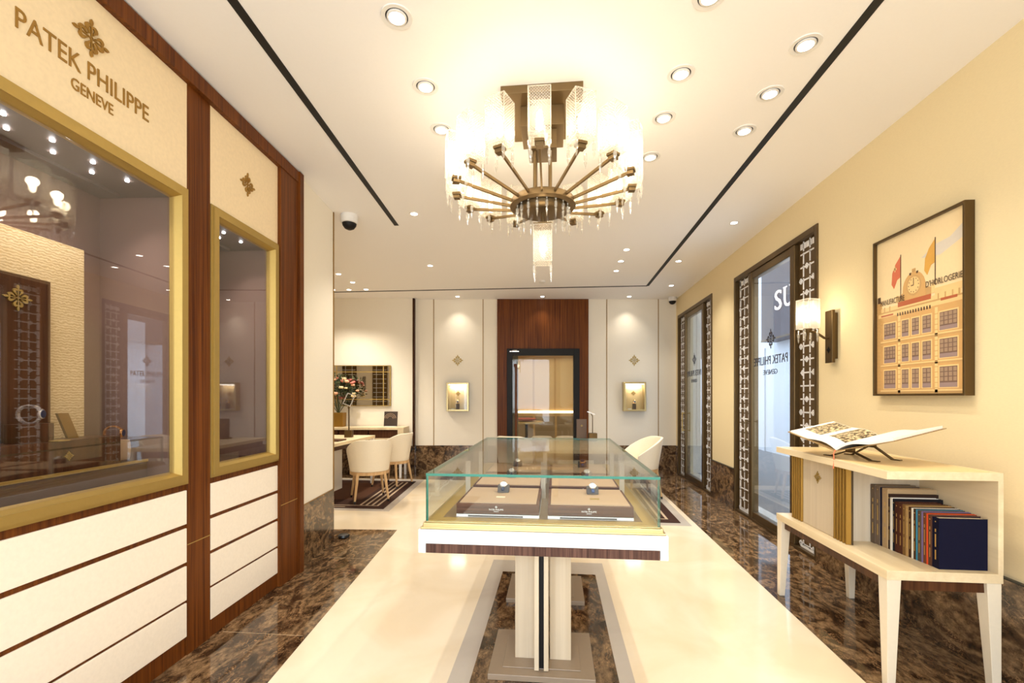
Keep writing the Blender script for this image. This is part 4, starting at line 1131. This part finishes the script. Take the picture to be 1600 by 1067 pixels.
# sideboard against the back wall
sb = thing('sideboard', 'cream sideboard with walnut drawers under the mirror', 'sideboard', (BM @ Vector((-2.6, -.095, 0)))[:], BA)
sb.location.z = .0015
m = MB(); m.box(-1.3, .80, -.42, 0, .80, .84).box(.70, .80, -.42, 0, .66, .80).box(-1.3, .80, -.42, 0, .63, .66); m.build('body', M['cream_wood'], sb, bevel=.003)
m = MB()
for i in range(4): m.box(-1.28 + i*.5, -.80 + i*.5, -.40, -.1, .661, .80)
m.build('drawer', M['wood_dark'], sb)
for x in (-1.2, .74):
    for yy in (-.38, -.04): MB().frustum((x - .016, x + .016, yy - .016, yy + .016, 0), (x - .028, x + .028, yy - .028, yy + .028, .63)).build('leg', M['case_white'], sb)
def onb(o, x, y, z, rz=0): o.location = BM @ Vector((x, y, z)); o.rotation_euler = (0, 0, BA + rz); return o
mr = thing('wall_mirror', 'wide wall mirror with brass cross strips above the sideboard', 'mirror'); onb(mr, -2.66, -.072, 1.20)
MB().box(-.52, .52, -.02, 0, 0, .69).build('mirror_glass', M['mirror'], mr)
m = MB()
for z_ in (.10, .58): m.box(-.52, .52, -.024, -.02, z_, z_ + .014)
for x in (-.42, .40): m.box(x, x + .014, -.024, -.02, 0, .69)
for q in ((-.535, -.52, 0, .69), (.52, .535, 0, .69), (-.535, .535, -.012, 0), (-.535, .535, .69, .702)): m.box(q[0], q[1], -.03, 0, q[2], q[3])
m.build('brass_strip', M['brass'], mr)
# brochure on a stand
br = thing('brochure', 'dark brochure with pale rings leaning on the sideboard', 'brochure'); onb(br, -2.08, -.28, .8415)
T = Matrix.Rotation(-.18, 4, 'X')
m = MB(); m.at(T).box(-.115, .115, -.004, .004, .008, .26); m.build('cover', plain('brochure_dark', (58, 46, 40), .4), br)
m = MB(); m.at(T)
for R_ in (.05, .075, .10):
    pts = [(math.cos(t_)*R_ - .01, -.006, .13 + math.sin(t_)*R_*.95) for t_ in [PI*.05 + k*PI*.9/16 for k in range(17)]]
    m.tube(pts, .004, 4)
m.build('print', M['tan'], br)
m = MB(); m.box(-.09, .09, -.03, .06, 0, .008).box(-.01, .01, .045, .055, .008, .12); m.build('easel', M['white'], br)
# flower arrangement
fl = thing('flower_arrangement', 'pink and peach bouquet in a square gold vase on the sideboard', 'flowers'); onb(fl, -2.86, -.30, .8415)
FX = -.10
m = MB(); m.frustum((FX - .10, FX + .10, -.08, .08, 0), (FX - .105, FX + .105, -.085, .085, .24)); m.build('vase', M['brass_sat'], fl, bevel=.004)
m = MB(); rnd = random.Random(3)
for i in range(70):
    a, e, R_ = rnd.uniform(0, 2*PI), rnd.uniform(-.3, 1.45), rnd.uniform(.16, .34)
    t_ = Vector((math.cos(a)*math.cos(e)*R_*1.05 + FX, math.sin(a)*math.cos(e)*R_*.42, .60 + math.sin(e)*R_*.85))
    if i % 3 == 0: m.bar((FX, 0, .22), t_, .004, .002, 5)
    for j in range(7):
        p = t_ + Vector((rnd.uniform(-.06, .06), rnd.uniform(-.02, .02), rnd.uniform(-.06, .05)))
        d = Vector((rnd.uniform(-1, 1), rnd.uniform(-1, 1), rnd.uniform(-.3, 1))).normalized(); u = d.orthogonal().normalized()
        L_ = rnd.uniform(.04, .075)
        m.face([p, p + d*L_*.5 + u*L_*.22, p + d*L_, p + d*L_*.5 - u*L_*.22])
m.build('foliage', M['foliage'], fl)
for i in range(34):
    a, e = rnd.uniform(PI, 2*PI + .4) if i % 4 else rnd.uniform(0, PI), rnd.uniform(-.45, 1.3); R_ = rnd.uniform(.24, .33)
    p = Vector((math.cos(a)*math.cos(e)*R_*1.1 + FX, math.sin(a)*math.cos(e)*R_*.42, .60 + math.sin(e)*R_*.85)); r_ = rnd.uniform(.028, .05)
    m = MB()
    for k in range(3):
        for j in range(5):
            th_ = 2*PI*j/5 + k*.6; rr = r_ * (1 - .28*k)
            c_ = Vector((math.cos(th_)*rr*.45, math.sin(th_)*rr*.45, 0))
            m.ball(p + c_, rr*.55, 8, 5, sz=.9)
    m.build('blossom', M[('pink', 'peach', 'rose_red', 'cream_petal', 'pink', 'peach')[i % 6]], fl, smooth='all')
# magnifier lamp on the desk
lp = thing('desk_mirror', 'slim bronze stand with tilted square mirror frame on the alcove desk', 'table mirror', (-3.06, 6.45, .75), .2)
m = MB(); m.box(-.055, .055, -.055, .055, 0, .105); m.build('base', M['bronze'], lp, bevel=.003)
m = MB(); m.bar((0, 0, .105), (0, 0, .44), .010).ball((0, 0, .44), .018).bar((0, 0, .44), (0, 0, .47), .007); m.build('stem', M['bronze'], lp, smooth=True)
m = MB(); m.at(Matrix.Translation((0, 0, .56)) @ Matrix.Rotation(.35, 4, 'Y') @ Matrix.Rotation(-.3, 4, 'X'))
w_ = .055; h_ = .085
for a, b in (((-w_, -h_), (w_, -h_)), ((w_, -h_), (w_, h_)), ((w_, h_), (-w_, h_)), ((-w_, h_), (-w_, -h_))): m.sbar((a[0], 0, a[1]), (b[0], 0, b[1]), .01, .01)
m.build('mirror_frame', M['steel'], lp)
m = MB(); m.box(-.16, .16, -.12, .12, 0, .018); tb = m.build('desk_pad', M['wood_dark'], None, bevel=.004); tb.location = (-3.05, 5.9, .75); tag(tb, 'flat dark leather tray on the alcove desk', 'tray')

# things on the far desk
ds = thing('display_screen', 'upright dark bronze tablet stand on the desk before the glass door', 'tablet stand', (.36, 6.33, .75), .09)
MB().box(-.07, .07, -.012, .012, .02, .29).build('panel', plain('dark_tablet', (88, 70, 58), .3, .4), ds, bevel=.003)
MB().box(-.075, .075, -.05, .05, 0, .02).build('base', M['bronze'], ds, bevel=.003)
m = MB(); emblem(m, .035, .002, face_ny((0, -.012, .2))); m.build('emblem', M['brass'], ds)
ds = thing('desk_lamp', 'small bronze desk lamp beside the tablet stand', 'lamp', (.50, 6.2, .75), .09)
MB().box(-.055, .055, -.055, .055, 0, .11).build('base', M['bronze'], ds, bevel=.003)
m = MB(); m.tube([(0, 0, .11), (0, 0, .34), (-.02, 0, .37)], .006); m.build('stem', M['bronze'], ds)
m = MB(); m.sbar((.03, 0, .36), (-.07, 0, .40), .03, .012); m.build('lamp_head', M['steel'], ds)
pl_ = MB().lathe([(.045, 0), (.055, .012), (.05, .03), (.02, .034)], 16).build('floor_socket', M['black'], None, smooth=True)
pl_.location = (-2.02, 4.15, .0016); pl_.name = 'door_stop'; tag(pl_, 'small black floor stop at the foot of the left pier', 'door stop')

# alcove wall opposite the mirror: bronze screens added for its reflection, a second sconce
for x, lb in ((-4.52, 'dark bronze screen added to reflect at the left in the alcove mirror'), (-3.72, 'dark bronze screen added to reflect at the right in the alcove mirror')):
    q = PM @ Vector((x + 2.0, .708, 0))
    sn = thing('added_mirror_screen', lb, 'screen', q[:], PA)
    MB().box(-.19, .19, 0, .03, 0, 2.5).build('screen_panel', M['bronze_panel'], sn)
    m = MB()
    for k in range(21): m.box(-.17, .17, .03, .036, .08 + k*.115, .09 + k*.115)
    for xx in (-.09, .08): m.box(xx, xx + .01, .03, .036, .05, 2.45)
    m.build('lattice', M['silver_daylight'], sn)
sc2 = dup(sc, (PM @ Vector((-4.12 + 2.0, .705, 1.5)))[:], PA - PI/2 + PI, 'bronze wall sconce with cut-glass shade, seen only in the alcove mirror')
m = MB(); m.at(BM).box(-.02, .12, .9, 1.0, 0, 2.3).box(.12, 1.0, .9, 1.0, 2.2, 2.3); struct('trim_10', m, plain('grey_portal', (104, 96, 76), .4))
